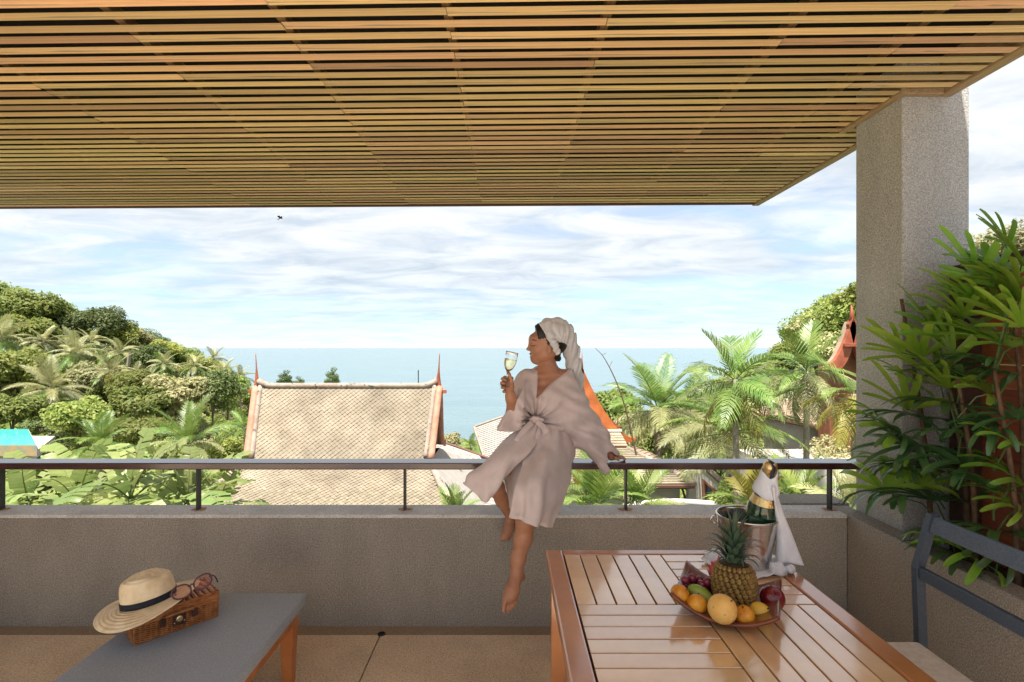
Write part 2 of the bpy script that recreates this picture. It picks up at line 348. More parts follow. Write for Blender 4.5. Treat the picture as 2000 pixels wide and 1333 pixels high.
def smax(a, b, k=4.0):
    h = np.clip(.5+.5*(a-b)/k, 0, 1); return b+(a-b)*h+k*h*(1-h)
def tz(X, Y):
    X = np.asarray(X, float); Y = np.asarray(Y, float)
    valley = -5.6-.135*np.maximum(Y-6, 0)
    left = -14+.36*(-X-60)+.10*(120-Y)-.22*np.maximum(Y-138, 0)-.012*np.maximum(-X-100, 0)**1.5
    right = -13+.55*(X-22)-.03*(Y-40)-.25*np.maximum(Y-95, 0)-.2*np.maximum(X-60, 0)
    z = smax(smax(valley, left), right)
    return z+.8*np.sin(X*.13+1)*np.sin(Y*.11)*np.clip((Y-25)/30, 0, 1)
def make_terrain():
    xs = np.linspace(-230, 190, 141); ys = np.concatenate([np.linspace(3.6, 60, 40), np.linspace(62, 270, 80)])
    X, Y = np.meshgrid(xs, ys, indexing='ij'); Z = tz(X, Y)
    g = np.stack([X, Y, Z], -1).reshape(-1, 3); idx = np.arange(len(xs)*len(ys)).reshape(len(xs), len(ys))
    f = np.stack([idx[:-1, :-1], idx[1:, :-1], idx[1:, 1:], idx[:-1, 1:]], -1).reshape(-1, 4)
    tag(obj('hillside_ground', (g, f), M['ground'], smooth=True), kind='structure')
make_terrain()
# ================================================================ the balcony
CZ = 3.06                                      # underside of the slatted ceiling
FRONT, SKEW = 4.96, .020
PIL = (2.17, 2.82, 2.54, 3.20)                 # pillar x0, y0, x1, y1
def make_balcony():
    g = M['granite']
    # floor
    fl = tag(obj('balcony_floor', box((-3.9, -7, -.30), (2.05, 3.09, -.012)), M['gutter']), kind='structure')
    for a, b in ((-3.9, -.749), (-.741, 2.05)):
        obj('floor_slab', box((a, -7, -.011), (b, 2.975, 0)), M['floor'], fl)
    tag(obj('rear_bounce_slab', box((-10, -10, -.32), (9, -7.001, -.02)), M['floor']), kind='structure')  # unseen paving added behind the camera to bounce sun onto ceiling and wall
    tag(obj('side_bounce_slab', box((-10, -7, -.32), (-4.3, .55, -.02)), M['floor']), kind='structure')  # more unseen paving, added for sun bounce from the left
    dr = thing('floor_drain', 'small dark round drain at the end of the floor joint', 'drain', P(745, 1238, 2.985)*np.array((1, 1, 0))+np.array((0, 0, .001)))
    obj('rim', lathe([(.017, -.012), (.023, -.012), (.023, .003), (.017, .003)], 24, False), M['steel'], dr)
    obj('grate', join(*[box((-.016, -.002+y, -.008), (.016, .002+y, -.002)) for y in (-.010, 0, .010)]), M['steel'], dr)
    # front parapet
    pw = thing('parapet_wall', 'long speckled stone parapet wall below the wooden rail', 'wall', (0, 3.09, 0))
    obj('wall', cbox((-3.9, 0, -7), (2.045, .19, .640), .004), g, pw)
    obj('wall_top', cbox((-3.9, -.003, .6405), (2.045, .193, .663), .004), M['lit_sill'], pw)
    for px in (3, 388, 791, 1222, 1620):
        a = np.linspace(0, 2*math.pi, 15)[:-1]; r = .028+.014*rng.random(14)
        c = P(px, 998, 3.187); x0 = c[0]
        v = [(x0+ri*math.cos(t)*1.3, .097+ri*math.sin(t), .6632+.0016) for ri, t in zip(r, a)]
        obj('rust_stain', (np.array(v), [tuple(range(14))]), M['rust'], pw)
    sw = thing('side_parapet', 'low speckled stone planter kerb along the right side behind the chair', 'wall', (2.05, 0, 0))
    obj('wall', cbox((0, -4, -.3), (.12, 3.28, .661), .006), g, sw)
    obj('ledge', cbox((-.30, 3.284, .2), (.14, 3.50, .672), .006), g, sw)
    # rail
    rl = thing('balcony_rail', 'dark red wooden handrail on thin black steel posts above the parapet', 'railing', (0, 3.187, .663))
    obj('handrail', cbox((-3.9, -.065, .262), (2.215, .065, .303), .006), M['rail'], rl)
    for px in (3, 388, 791, 1222, 1620):
        x = (px-993)/1000*3.187
        obj('post', cbox((x-.006, -.02, 0), (x+.006, .02, .2615), .001, 1), M['steel'], rl)
    # pillar
    pl = thing('pillar', 'square speckled stone pillar at the right corner of the balcony', 'pillar', (2.355, 3.01, 0))
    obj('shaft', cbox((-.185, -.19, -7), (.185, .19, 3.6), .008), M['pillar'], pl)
    # planter trough and fence
    pt = thing('planter', 'narrow soil trough between stone kerb and red fence', 'planter', (2.34, 0, 0))
    obj('trough', box((-.169, -3.9, .1), (.16, 2.815, .50)), g, pt)
    obj('soil', box((-.168, -3.9, .501), (.159, 2.814, .56)), M['soil'], pt)
    fe = thing('board_fence', 'reddish brown wooden privacy fence behind the lady palm', 'fence', (2.5, 0, 0))
    z = .50
    while z < 2.06:
        obj('board', box((.0, -2.5, z), (.022, 2.80, min(z+.1185, 2.10))), M['fence'], fe); z += .1205
    for y in (2.70, 1.1, -.6):
        obj('post', cbox((-.10, y, .45), (.0, y+.09, 2.112), .004, 1), M['fence_post'], fe)
    obj('cap_board', cbox((-.03, -2.5, 2.113), (.05, 2.80, 2.14), .004, 1), M['fence_post'], fe)
    # unseen left wall, also darkens that end; back left open to admit light
    tag(obj('wall_left', cbox((-4.2, .6, -7), (-3.905, 3.30, 3.2), .01), g), kind='structure')
    # ceiling
    ce = tag(obj('ceiling', box((-5.2, .55, CZ+.20), (2.369, FRONT, CZ+.44)), M['dark_soffit']), kind='structure')  # rear end cut short out of view to let sky and sun in
    bv = box((-.5, -.5, -.5), (.5, .5, .5)); bv[0][4:, 1] *= .3      # chamfered towards the top
    base = mesh('slat', *bv)
    base.materials.append(M['slat'])
    joints = ([-5.2, -2.51, -.973, 1.24, 2.365], [-5.2, -1.676, -.256, 2.365], [-5.2, -.973, .42, 2.365], [-5.2, -2.51, -.256, 1.81, 2.365])
    i = 0; y = FRONT-.04
    while y > .57:
        js = list(joints[i % 4])
        ymid_r = y-SKEW*2.2
        end = 2.365
        if PIL[1]-.045 < ymid_r < PIL[3]+.06: end = PIL[0]-.045
        js = [j for j in js if j < end-.05]+[end]
        w = .0515
        for a, b in zip(js[:-1], js[1:]):
            cx = (a+b)/2; L = b-a-.003
            o = link('slat', base, None, ce, (cx, y-SKEW*cx+random.uniform(-.002, .002), CZ+.0045+random.uniform(-.002, .002)),
                     (random.gauss(0, .02), random.gauss(0, .0006), -SKEW+random.gauss(0, .0010)), (L, w+random.uniform(-.002, .003), .009))
        y -= .0802; i += 1
    bt = mesh('batten', *box((-.5, -.5, -.5), (.5, .5, .5))); bt.materials.append(M['batten'])
    for x in (-3.9, -3.2, -2.51, -1.676, -.973, -.256, .42, 1.24, 1.81):
        link('batten', bt, None, ce, (x, 2.75, CZ+.040), (0, 0, 0), (.036, 4.38, .045))
    obj('edge_trim', cbox((2.37, .55, CZ-.012), (2.432, PIL[1]-.004, CZ+.44), .003, 1), M['trim'], ce)
    obj('edge_trim', cbox((2.37, PIL[3]+.004, CZ-.012), (2.432, FRONT+.02, CZ+.44), .003, 1), M['trim'], ce)
    obj('edge_trim', cbox((PIL[0]-.04, PIL[1]-.05, CZ-.012), (PIL[0]-.003, PIL[3]+.10, CZ+.10), .003, 1), M['trim'], ce)
    obj('edge_trim', cbox((PIL[0]-.002, PIL[1]-.04, CZ-.010), (2.369, PIL[1]-.003, CZ+.10), .003, 1), M['trim'], ce)
    v, f = cbox((-5.2, -.0, CZ-.012), (2.369, .03, CZ+.45), .003, 1); v[:, 1] += FRONT-SKEW*v[:, 0]+.002
    obj('front_fascia', (v, f), M['fascia'], ce)
make_balcony()
# ================================================================ dining table
def make_table():
    T = .725; X0, X1, Y0, Y1 = .174, 1.218, 1.36, 2.398
    t = thing('dining_table', 'square varnished teak dining table with basket weave slats', 'table', ((X0+X1)/2, (Y0+Y1)/2, 0))
    cx, cy = (X0+X1)/2, (Y0+Y1)/2
    def part(name, lo, hi, mat, b=.004):
        c = ((lo[0]+hi[0])/2-cx, (lo[1]+hi[1])/2-cy, (lo[2]+hi[2])/2)
        s = [(h-l)/2 for l, h in zip(lo, hi)]
        return obj(name, cbox([-q for q in s], s, b), mat, t, loc=c)
    f = .076; fy = .052
    part('frame_rail', (X0, Y0, T-.045), (X0+f, Y1, T), M['teak_frame'], .008)
    part('frame_rail', (X1-f, Y0, T-.045), (X1, Y1, T), M['teak_frame'], .008)
    part('frame_rail', (X0+f+.0005, Y1-fy, T-.045), (X1-f-.0005, Y1, T-.0008), M['teak_frame'], .006)
    part('frame_rail', (X0+f+.0005, Y0, T-.045), (X1-f-.0005, Y0+f, T-.0008), M['teak_frame'], .006)
    ix0, ix1, iy0, iy1 = X0+f+.006, X1-f-.006, Y0+f+.006, Y1-fy-.006
    mx, my = (ix0+ix1)/2, (iy0+iy1)/2; gp = .006
    for bi, (a, b, c, d, vert) in enumerate(((ix0, mx-gp/2, my+gp/2, iy1, True), (mx+gp/2, ix1, my+gp/2, iy1, False),
                                             (ix0, mx-gp/2, iy0, my-gp/2, False), (mx+gp/2, ix1, iy0, my-gp/2, True))):
        n = 6; W = (b-a if vert else d-c); w = (W-gp*(n-1))/n
        for k in range(n):
            s = k*(w+gp)
            if vert: part('slat', (a+s, c, T-.022), (a+s+w, d, T-.003+random.uniform(-.0006, .0006)), M['teak'], .002)
            else: part('slat', (a, c+s, T-.022), (b, c+s+w, T-.003+random.uniform(-.0006, .0006)), M['teak'], .002)
    part('under_panel', (X0+.05, Y0+.05, T-.05), (X1-.05, Y1-.045, T-.030), M['fascia'], .001)
    part('apron', (X0+.06, Y0+.05, T-.12), (X0+.08, Y1-.05, T-.051), M['teak_frame'])
    part('apron', (X1-.08, Y0+.05, T-.12), (X1-.06, Y1-.05, T-.051), M['teak_frame'])
    part('apron', (X0+.081, Y1-.08, T-.12), (X1-.081, Y1-.06, T-.051), M['teak_frame'])
    part('apron', (X0+.081, Y0+.06, T-.12), (X1-.081, Y0+.08, T-.051), M['teak_frame'])
    for x in (X0+.02, X1-.085):
        for y in (Y0+.02, Y1-.085): part('leg', (x, y, 0), (x+.065, y+.065, T-.046), M['teak_frame'], .005)
make_table()
# ================================================================ dining chair
def make_chair():
    c = thing('dining_chair', 'dark blue grey metal dining chair pulled up at the table by the kerb', 'chair', (1.585, 1.86, 0))
    m = M['chair']; sy = .25
    def rect(path, w, d): return tube(path, [1]*len(path), 4) if False else None
    for s, nm in ((1, 'far'), (-1, 'near')):
        y = s*sy
        # a bent flat bar: rear leg, upright and leaning head
        prof = [(.07, 0), (.115, .43), (.103, .765), (.165, .985)]
        front, back = [], []
        for (x, z) in prof: front.append((x-.018, z)); back.append((x+.018, z))
        obj('rear_upright', prism(front+back[::-1], y-.014, y+.014), m, c)
        obj('front_leg', tube([(-.36, y, 0), (-.34, y, .41)], .018, 8), m, c)
        obj('side_rail', cbox((-.36, y-.014, .39), (.12, y+.014, .42), .004), m, c)
        obj('arm_post', tube([(-.34, y, .41), (-.33, y, .44)], .016, 8), m, c)
    obj('head_rail', xf(cbox((-.012, -sy+.0145, -.034), (.012, sy-.0145, .034), .006), Matrix.Translation((.154, 0, .945))@Matrix.Rotation(R(15), 4, 'Y')), M['sling'], c)
    obj('back_rail', xf(cbox((-.012, -sy+.0145, -.026), (.012, sy-.0145, .026), .006), Matrix.Translation((.104, 0, .748))@Matrix.Rotation(R(3), 4, 'Y')), m, c)
    obj('cross_rail', cbox((-.36, -sy+.0145, .39), (-.335, sy-.0145, .42), .004), m, c)
    obj('cross_rail', cbox((.08, -sy+.0145, .39), (.10, sy-.0145, .42), .004), m, c)
    obj('seat_cushion', cbox((-.33, -sy+.02, .425), (.090, sy-.02, .478), .026, 4), M['seat'], c, True)
    return c
make_chair()
# ================================================================ lounger, basket, hat, sunglasses
def make_lounger():
    X0, X1, Y1, Z = -1.715, -1.03, 2.615, .42
    t = thing('sun_lounger', 'wooden sun lounger with a flat grey canvas cushion', 'lounger', (X0, Y1, 0))
    W = X1-X0
    def fold(v):
        return v
    v, f = cbox((0, -1.95, Z-.062), (W, 0, Z), .014, 3)
    obj('cushion', (v, f), M['cushion'], t, True)
    obj('piping', join(tube([(W-.003, -1.94, Z-.006), (W-.003, -.004, Z-.006)], .0035, 6), tube([(.004, -.003, Z-.006), (W-.004, -.003, Z-.006)], .0035, 6)), M['cushion'], t)
    w = M['lounger_wood']
    obj('side_rail', cbox((W-.065, -1.93, Z-.125), (W-.03, -.03, Z-.064), .004), w, t)
    obj('side_rail', cbox((.03, -1.93, Z-.125), (.065, -.03, Z-.064), .004), w, t)
    obj('end_rail', cbox((.066, -.065, Z-.125), (W-.066, -.03, Z-.064), .004), w, t)
    for i in range(9):
        obj('bed_slat', cbox((.066, -.20-.19*i, Z-.085), (W-.066, -.12-.19*i, Z-.066), .002, 1), w, t)
    for x in (.028, W-.098):
        for y in (-.10, -1.88):
            a = .07; b = .045
            lo = [(x+.012, y+.012), (x+.012+b, y+.012), (x+.012+b, y+.012+b), (x+.012, y+.012+b)]
            hi = [(x, y), (x+a, y), (x+a, y+a), (x, y+a)]
            vv = [(p[0], p[1], 0) for p in lo]+[(p[0], p[1], Z-.066) for p in hi]
            obj('leg', (np.array(vv), BF), w, t)
    return t
make_lounger()
BK = (-1.567, 2.144, .42); BANG = math.atan2(.236, .215)
def make_basket():
    L, D, H = .318, .185, .118
    t = thing('wicker_basket', 'honey brown wicker case with a leather clasp on the grey lounger', 'basket', BK, (0, 0, BANG))
    # stakes every 2 cm and rows of weaving that pass in front of and behind them, on all four sides
    def perim(n, r=.012, inset=0.0):
        pts = []; x0, y0, x1, y1 = inset, inset, L-inset, D-inset
        per = [(x0, y0, 1, 0, x1-x0), (x1, y0, 0, 1, y1-y0), (x1, y1, -1, 0, x1-x0), (x0, y1, 0, -1, y1-y0)]
        tot = sum(q[4] for q in per)
        for k in range(n):
            s = tot*k/n
            for q in per:
                if s <= q[4]: pts.append((q[0]+q[2]*s, q[1]+q[3]*s, q[3], -q[2])); break
                s -= q[4]
        return pts
    NP = 52*4; base = perim(NP)
    def flare(z): return .006*(z/H)                       # the sides lean out a little
    def ring(z, amp, ph, r, taper=1):
        p = []
        for k, (x, y, nx, ny) in enumerate(base):
            d = amp*math.sin(2*math.pi*k/8+ph)+flare(z)
            p.append((x+nx*d, y+ny*d, z))
        p.append(p[0]); return tube(p, r, 5, cap=False)
    zt = .078; rows = 17
    tag(obj('weave', join(*[ring(.005+i*(zt-.008)/(rows-1), .0034, math.pi*(i % 2), .0026) for i in range(rows)]), M['wicker'], t, True), kind='stuff')
    st = []
    for k in range(0, NP, 4):
        x, y, nx, ny = base[k]
        st.append(tube([(x, y, 0), (x+nx*flare(zt), y+ny*flare(zt), zt)], .0032, 5))
    tag(obj('stake', join(*st), M['wicker'], t), kind='stuff')
    obj('liner', cbox((.004, .004, .002), (L-.004, D-.004, zt), .004, 1), M['leather'], t)
    obj('rim_braid', join(ring(zt+.004, .001, 0, .0065), ring(zt+.014, .001, 1, .0055)), M['wicker'], t, True)
    # lid
    ld = obj('lid', cbox((-.004, -.004, zt+.018), (L+.004, D+.004, H-.004), .012, 3), M['wicker'], t)
    obj('lid_braid', join(ring(zt+.022, .001, 2, .006), *[ring(zt+.029+i*.006, .0028, math.pi*(i % 2), .0028) for i in range(3)]), M['wicker'], ld, True)
    for i in range(13):
        x = .012+i*(L-.024)/12
        a = np.linspace(0, 1, 9); p = [(x, -.002+q*(D+.004), H-.006+.006*math.sin(math.pi*q)) for q in a]
        obj('lid_cane', tube(p, .0115, 8, flat=.6), M['wicker'], ld, True)
    # clasp, leather tabs and the handle on the long front side (local y = 0)
    obj('handle', tube([(.105, -.010, .082), (.110, -.030, .090), (.16, -.036, .095), (.212, -.030, .090), (.217, -.010, .082)], .006, 8), M['wicker'], t, True)
    cl = obj('clasp_tab', cbox((.135, -.0155, .030), (.187, -.0095, .082), .004), M['leather'], t)
    obj('clasp', xf(lathe([(.0, 0), (.013, 0), (.013, .003), (.009, .005), (.0, .005)], 20, False), Matrix.Translation((.161, -.0158, .058))@Matrix.Rotation(R(90), 4, 'X')), M['brass'], cl)
    for x in (.142, .180):
        obj('rivet', xf(lathe([(.0, 0), (.004, 0), (.003, .002), (.0, .003)], 10, False), Matrix.Translation((x, -.0158, .045))@Matrix.Rotation(R(90), 4, 'X')), M['steelbright'], cl)
    for x in (.10, .222): obj('handle_tab', cbox((x-.012, -.0145, .045), (x+.012, -.0095, .080), .002, 1), M['leather'], t)
make_basket()
def make_hat():
    c = P(292, 1184, 2.235); c[2] = .565
    t = thing('straw_hat', 'pale straw hat with a black ribbon lying tilted on the wicker basket', 'hat', c, (R(-2), R(-9.5), R(18)))
    n = 96; rows = []
    # crown side profile, then the dented top
    def ringpts(r, z, kx=1.08, dent=0):
        out = []
        for j in range(n):
            a = 2*math.pi*j/n; x = r*kx*math.cos(a); y = r*.92*math.sin(a); zz = z
            if dent:
                tear = math.exp(-((y/.028)**2))*math.exp(-(((x+.005)/.062)**2))
                pin = math.exp(-(((abs(y)-.040)/.018)**2))*math.exp(-(((x-.055)/.03)**2))
                zz -= dent*(.046*tear+.022*pin)
            out.append((x, y, zz))
        return out
    prof = [(.095, 0, 0), (.0945, .010, 0), (.094, .028, 0), (.0925, .05, 0), (.090, .075, .0), (.086, .094, .15), (.080, .108, .4), (.071, .117, .75), (.058, .122, 1), (.042, .1245, 1), (.025, .126, 1), (.010, .1262, 1), (.001, .1262, 1)]
    V = []; F = []
    for r, z, d in prof: V += ringpts(r, z, dent=d)
    for i in range(len(prof)-1):
        for j in range(n):
            k = (j+1) % n; F.append((i*n+j, i*n+k, (i+1)*n+k, (i+1)*n+j))
    o = obj('crown', (np.array(V), F), M['straw'], t, True); solid(o, .003)
    V = []; F = []; br = np.linspace(.092, .190, 12)
    for i, r in enumerate(br):
        q = i/11
        for j in range(n):
            a = 2*math.pi*j/n
            z = .004-.010*q+.016*q*q*math.cos(2*a+.5)+.012*q**3*math.sin(a+.8)
            V.append((r*1.03*math.cos(a), r*.97*math.sin(a), z))
    for i in range(11):
        for j in range(n):
            k = (j+1) % n; F.append((i*n+j, (i+1)*n+j, (i+1)*n+k, i*n+k))
    o = obj('brim', (np.array(V), F), M['straw'], t, True); solid(o, .003)
    V = []; F = []
    for i, (r, z) in enumerate(((.0965, .004), (.0985, .006), (.0980, .030), (.0955, .0315))): V += ringpts(r, z)
    for i in range(3):
        for j in range(n):
            k = (j+1) % n; F.append((i*n+j, i*n+k, (i+1)*n+k, (i+1)*n+j))
    obj('ribbon', (np.array(V), F), M['ribbon'], t, True)
make_hat()
def make_sunglasses():
    c = P(375, 1147, 2.20)
    t = thing('sunglasses', 'burgundy framed sunglasses with pink lenses leaning on the hat brim', 'sunglasses', c, (R(-22), R(-19), R(28)))
    t.scale = (1.12,)*3
    def lens_outline(cx, s, n=28):
        pts = []
        for j in range(n):
            a = 2*math.pi*j/n
            x = .031*math.copysign(abs(math.cos(a))**.8, math.cos(a)); z = .024*math.copysign(abs(math.sin(a))**.85, math.sin(a))
            z += .003*s*x/.03
            pts.append((cx+x, .004*(x/.03)**2, z))
        return pts
    for s in (-1, 1):
        o = lens_outline(s*.037, s)
        obj('rim', tube(o+[o[0]], .0032, 6, cap=False), M['frame_plastic'], t, True)
        obj('lens', (np.array(o), [tuple(range(len(o)))]), M['lens'], t)
        obj('hinge', cbox((s*.068-.006, 0, .002), (s*.068+.006, .008, .011), .002, 1), M['frame_plastic'], t)
        obj('temple', tube([(s*.071, .006, .007), (s*.070, .06, .004), (s*.066, .105, -.004), (s*.064, .13, -.022)], [.003, .0028, .0026, .003], 6), M['frame_plastic'], t, True)
    obj('bridge', tube([(-.010, -.001, .006), (0, -.004, .010), (.010, -.001, .006)], .0032, 6), M['frame_plastic'], t, True)
make_sunglasses()
# ================================================================ fruit bowl, fruit, bucket, bottle
BC = np.array((.79, 1.85, .726)); BROT = math.atan2(-.16, .289)
def make_bowl():
    t = thing('fruit_bowl', 'square curved dark wooden bowl holding fruit on the table', 'bowl', BC, (0, 0, BROT))
    n = 21; a, b = .172, .158; V = []; F = []
    for i in range(n):
        for j in range(n):
            u = -1+2*i/(n-1); v = -1+2*j/(n-1)
            z = .006+.050*abs(u)**2.2+.010*abs(v)**2.4+.012*(u*v)**2
            V.append((a*u, b*v, z))
    for i in range(n-1):
        for j in range(n-1): F.append((i*n+j, (i+1)*n+j, (i+1)*n+j+1, i*n+j+1))
    o = obj('dish', (np.array(V), F), M['bowl'], t, True); solid(o, .011, 1)
    for s in (-1, 1): obj('foot', cbox((s*.06-.012, -.08, .0), (s*.06+.012, .08, .013), .002, 1), M['bowl'], t)
make_bowl()
def ball(r, sx=1, sy=1, sz=1, n=24, m=14, dimple=0, pear=0):
    prof = []
    for i in range(m+1):
        a = math.pi*i/m; rr = math.sin(a); z = -math.cos(a)
        if dimple: z -= dimple*math.exp(-(rr/.28)**2)*(1 if z > 0 else -.6)
        if pear: rr *= 1-pear*max(0, z)**1.5; z *= 1+pear*.35*max(0, z)
        prof.append((max(rr, 1e-4)*r, z*r))
    v, f = lathe(prof, n, False); v = v*np.array((sx, sy, sz)); return v, f
def fruit(name, label, cat, mat, pos, vf, rot=(0, 0, 0), stem=True, group=None, calyx=True):
    t = thing(name, label, cat, pos, rot, group)
    obj('skin', vf, mat, t, True)
    if stem:
        top = float(np.max(vf[0][:, 2]))
        obj('stem', tube([(0, 0, top-.012), (.001, 0, top-.004), (.003, .001, top+.007)], [.0025, .002, .0026], 6), M['stem'], t)
    return t
def make_fruit():
    G = None
    fruit('orange', 'darker orange at the far left corner of the fruit bowl', 'orange', M['orange'], P(1328, 1161, 1.83), ball(.0335, 1, 1, .95, dimple=.06), (R(20), R(40), 0))
    fruit('orange', 'bright orange between the corner orange and the big yellow pear', 'orange', M['orange'], P(1361, 1181, 1.79), ball(.0345, 1, 1, .95, dimple=.06), (R(-30), R(20), 0))
    fruit('orange', 'orange at the front between the pear and the spotted mango', 'orange', M['orange'], P(1454, 1203, 1.73), ball(.0335, 1, 1, .96, dimple=.06), (R(15), R(-20), 0))
    fruit('pear', 'large pale yellow round pear at the front of the bowl', 'pear', M['pear'], P(1411, 1190, 1.715), ball(.0475, 1, 1, 1, pear=.12, dimple=.03), (R(38), R(10), R(20)))
    fruit('mango', 'yellow spotted mango at the front right of the bowl', 'mango', M['mango'], P(1486, 1198, 1.765), ball(.035, 1.12, .9, .95), (R(25), R(35), R(-20)))
    fruit('green_mango', 'green mango behind the two left oranges', 'mango', M['green_mango'], P(1368, 1161, 1.86), ball(.031, 1.55, .9, .88), (0, R(28), R(-10)), stem=False)
    fruit('apple', 'dark red apple at the right end of the bowl', 'apple', M['apple'], P(1508, 1168, 1.83), ball(.0435, 1, 1, .92, dimple=.24), (R(38), R(8), 0))
    d = thing('dragon_fruit', 'pink dragon fruit half hidden behind the pineapple', 'dragon fruit', P(1406, 1120, 1.97))
    obj('skin', ball(.042, .95, .95, 1.15), M['dragon'], d, True)
    for k in range(14):
        a = k*2.4; z = -.03+.005*k; r = .040*math.sqrt(max(.05, 1-(z/.05)**2))
        e = Vector((math.cos(a), math.sin(a), 0)); s = Vector((-math.sin(a), math.cos(a), 0)); p = e*r+Vector((0, 0, z))
        q = [p-s*.010, p+s*.010, p+e*.008+Vector((0, 0, .014)), p+e*.014+Vector((0, 0, .028))]
        obj('scale', (np.array([tuple(x) for x in q]), [(0, 1, 2), (0, 2, 3), (1, 3, 2)]), M['dragon'], d)
    # grapes
    g = thing('grape_bunch', 'bunch of dark red grapes at the back left of the bowl', 'grapes', P(1362, 1152, 1.92))
    gm = mesh('grape', *ball(.0145, 1, 1, 1.1, 16, 10), smooth=True); gm.materials.append(M['grape'])
    spots = [(1338, 1134), (1352, 1130), (1366, 1134), (1381, 1138), (1345, 1146), (1360, 1147), (1374, 1150), (1388, 1146), (1351, 1136), (1370, 1142), (1382, 1157), (1340, 1142), (1356, 1158), (1394, 1152)]
    for i, (x, y) in enumerate(spots):
        p = P(x, y, 1.90+.018*(i % 3)-.01)
        link('grape', gm, None, g, tuple(p-np.array(g.location)), (random.random()*3, random.random()*3, 0))
    obj('stalk', tube([(0, 0, .0), (.006, .01, .03), (.012, .016, .045)], .002, 6), M['stem'], g)
    # pineapple
    p = thing('pineapple', 'ripe pineapple with grey green crown standing in the bowl', 'pineapple', P(1434, 1186, 1.85), (R(-4), R(3), R(20)))
    prof = [(.02, 0), (.052, .004), (.066, .03), (.074, .065), (.073, .10), (.066, .13), (.052, .150), (.03, .158), (.002, .160)]
    obj('core', lathe([(r*.95, z) for r, z in prof], 28), M['pine_core'], p, True)
    eye = []
    for i in range(6):
        a = i*math.pi/3; eye.append((math.cos(a)*.0098, math.sin(a)*.0112, 0))
    ev = np.array([(x, y, -.004) for x, y, z in eye]+[(x*.75, y*.75, .0032) for x, y, z in eye]+[(0, -.001, .0062)])
    ef = [(i, (i+1) % 6, 6+(i+1) % 6, 6+i) for i in range(6)]+[(6+i, 6+(i+1) % 6, 12) for i in range(6)]
    em = mesh('eye', ev, ef); em.materials.append(M['pine'])
    rows = 9
    zs = np.array([z for r, z in prof]); rs = np.array([r for r, z in prof])
    for i in range(rows):
        z = .012+i*.0165; r = float(np.interp(z, zs, rs)); dr = float(np.interp(z+.006, zs, rs)-np.interp(z-.006, zs, rs))/.012
        n = 21
        for k in range(n):
            a = 2*math.pi*(k+.5*(i % 2))/n+.05*i
            nrm = Vector((math.cos(a), math.sin(a), -dr)).normalized()
            q = nrm.to_track_quat('Z', 'Y')
            s = r/.074*.98+.06
            link('eye', em, None, p, (r*math.cos(a), r*math.sin(a), z), q.to_euler(), (s, 1.0, 1.15))
    def pleaf(L, w, bend):
        V = []; F = []; x = z = 0; ang = R(78)
        m_ = 8
        for i in range(m_+1):
            q = i/m_; ww = w*(1-q**1.6)*(.7+.3*min(1, q*4))+.0004
            V += [(x-.15*ww*math.sin(ang), -ww, z+.25*ww), (x, 0, z), (x-.15*ww*math.sin(ang), ww, z+.25*ww)]
            x += L/m_*math.cos(ang); z += L/m_*math.sin(ang); ang -= bend/m_*(.4+1.2*q)
        for i in range(m_):
            for j in range(2): a = i*3+j; F.append((a, a+1, a+4, a+3))
        return V, F
    pls = []
    for L, w, b in ((.10, .011, 2.6), (.125, .012, 2.2), (.14, .011, 1.5), (.145, .010, .7)):
        me = mesh('crown_leaf', *pleaf(L, w, b), smooth=True); me.materials.append(M['pine_leaf']); pls.append(me)
    for k in range(58):
        lay = k/57; a = k*2.39996; vv = 0 if lay < .3 else 1 if lay < .55 else 2 if lay < .8 else 3
        r = .022*(1-lay)+.004
        link('crown_leaf', pls[vv], None, p, (r*math.cos(a), r*math.sin(a), .150+.062*lay), (random.uniform(-.1, .1), R(26)*(1-lay)-R(8)*lay, a), random.uniform(.85, 1.1))
    obj('crown_stem', tube([(0, 0, .14), (0, 0, .215)], [.022, .006], 10), M['pine_leaf'], p)
make_fruit()
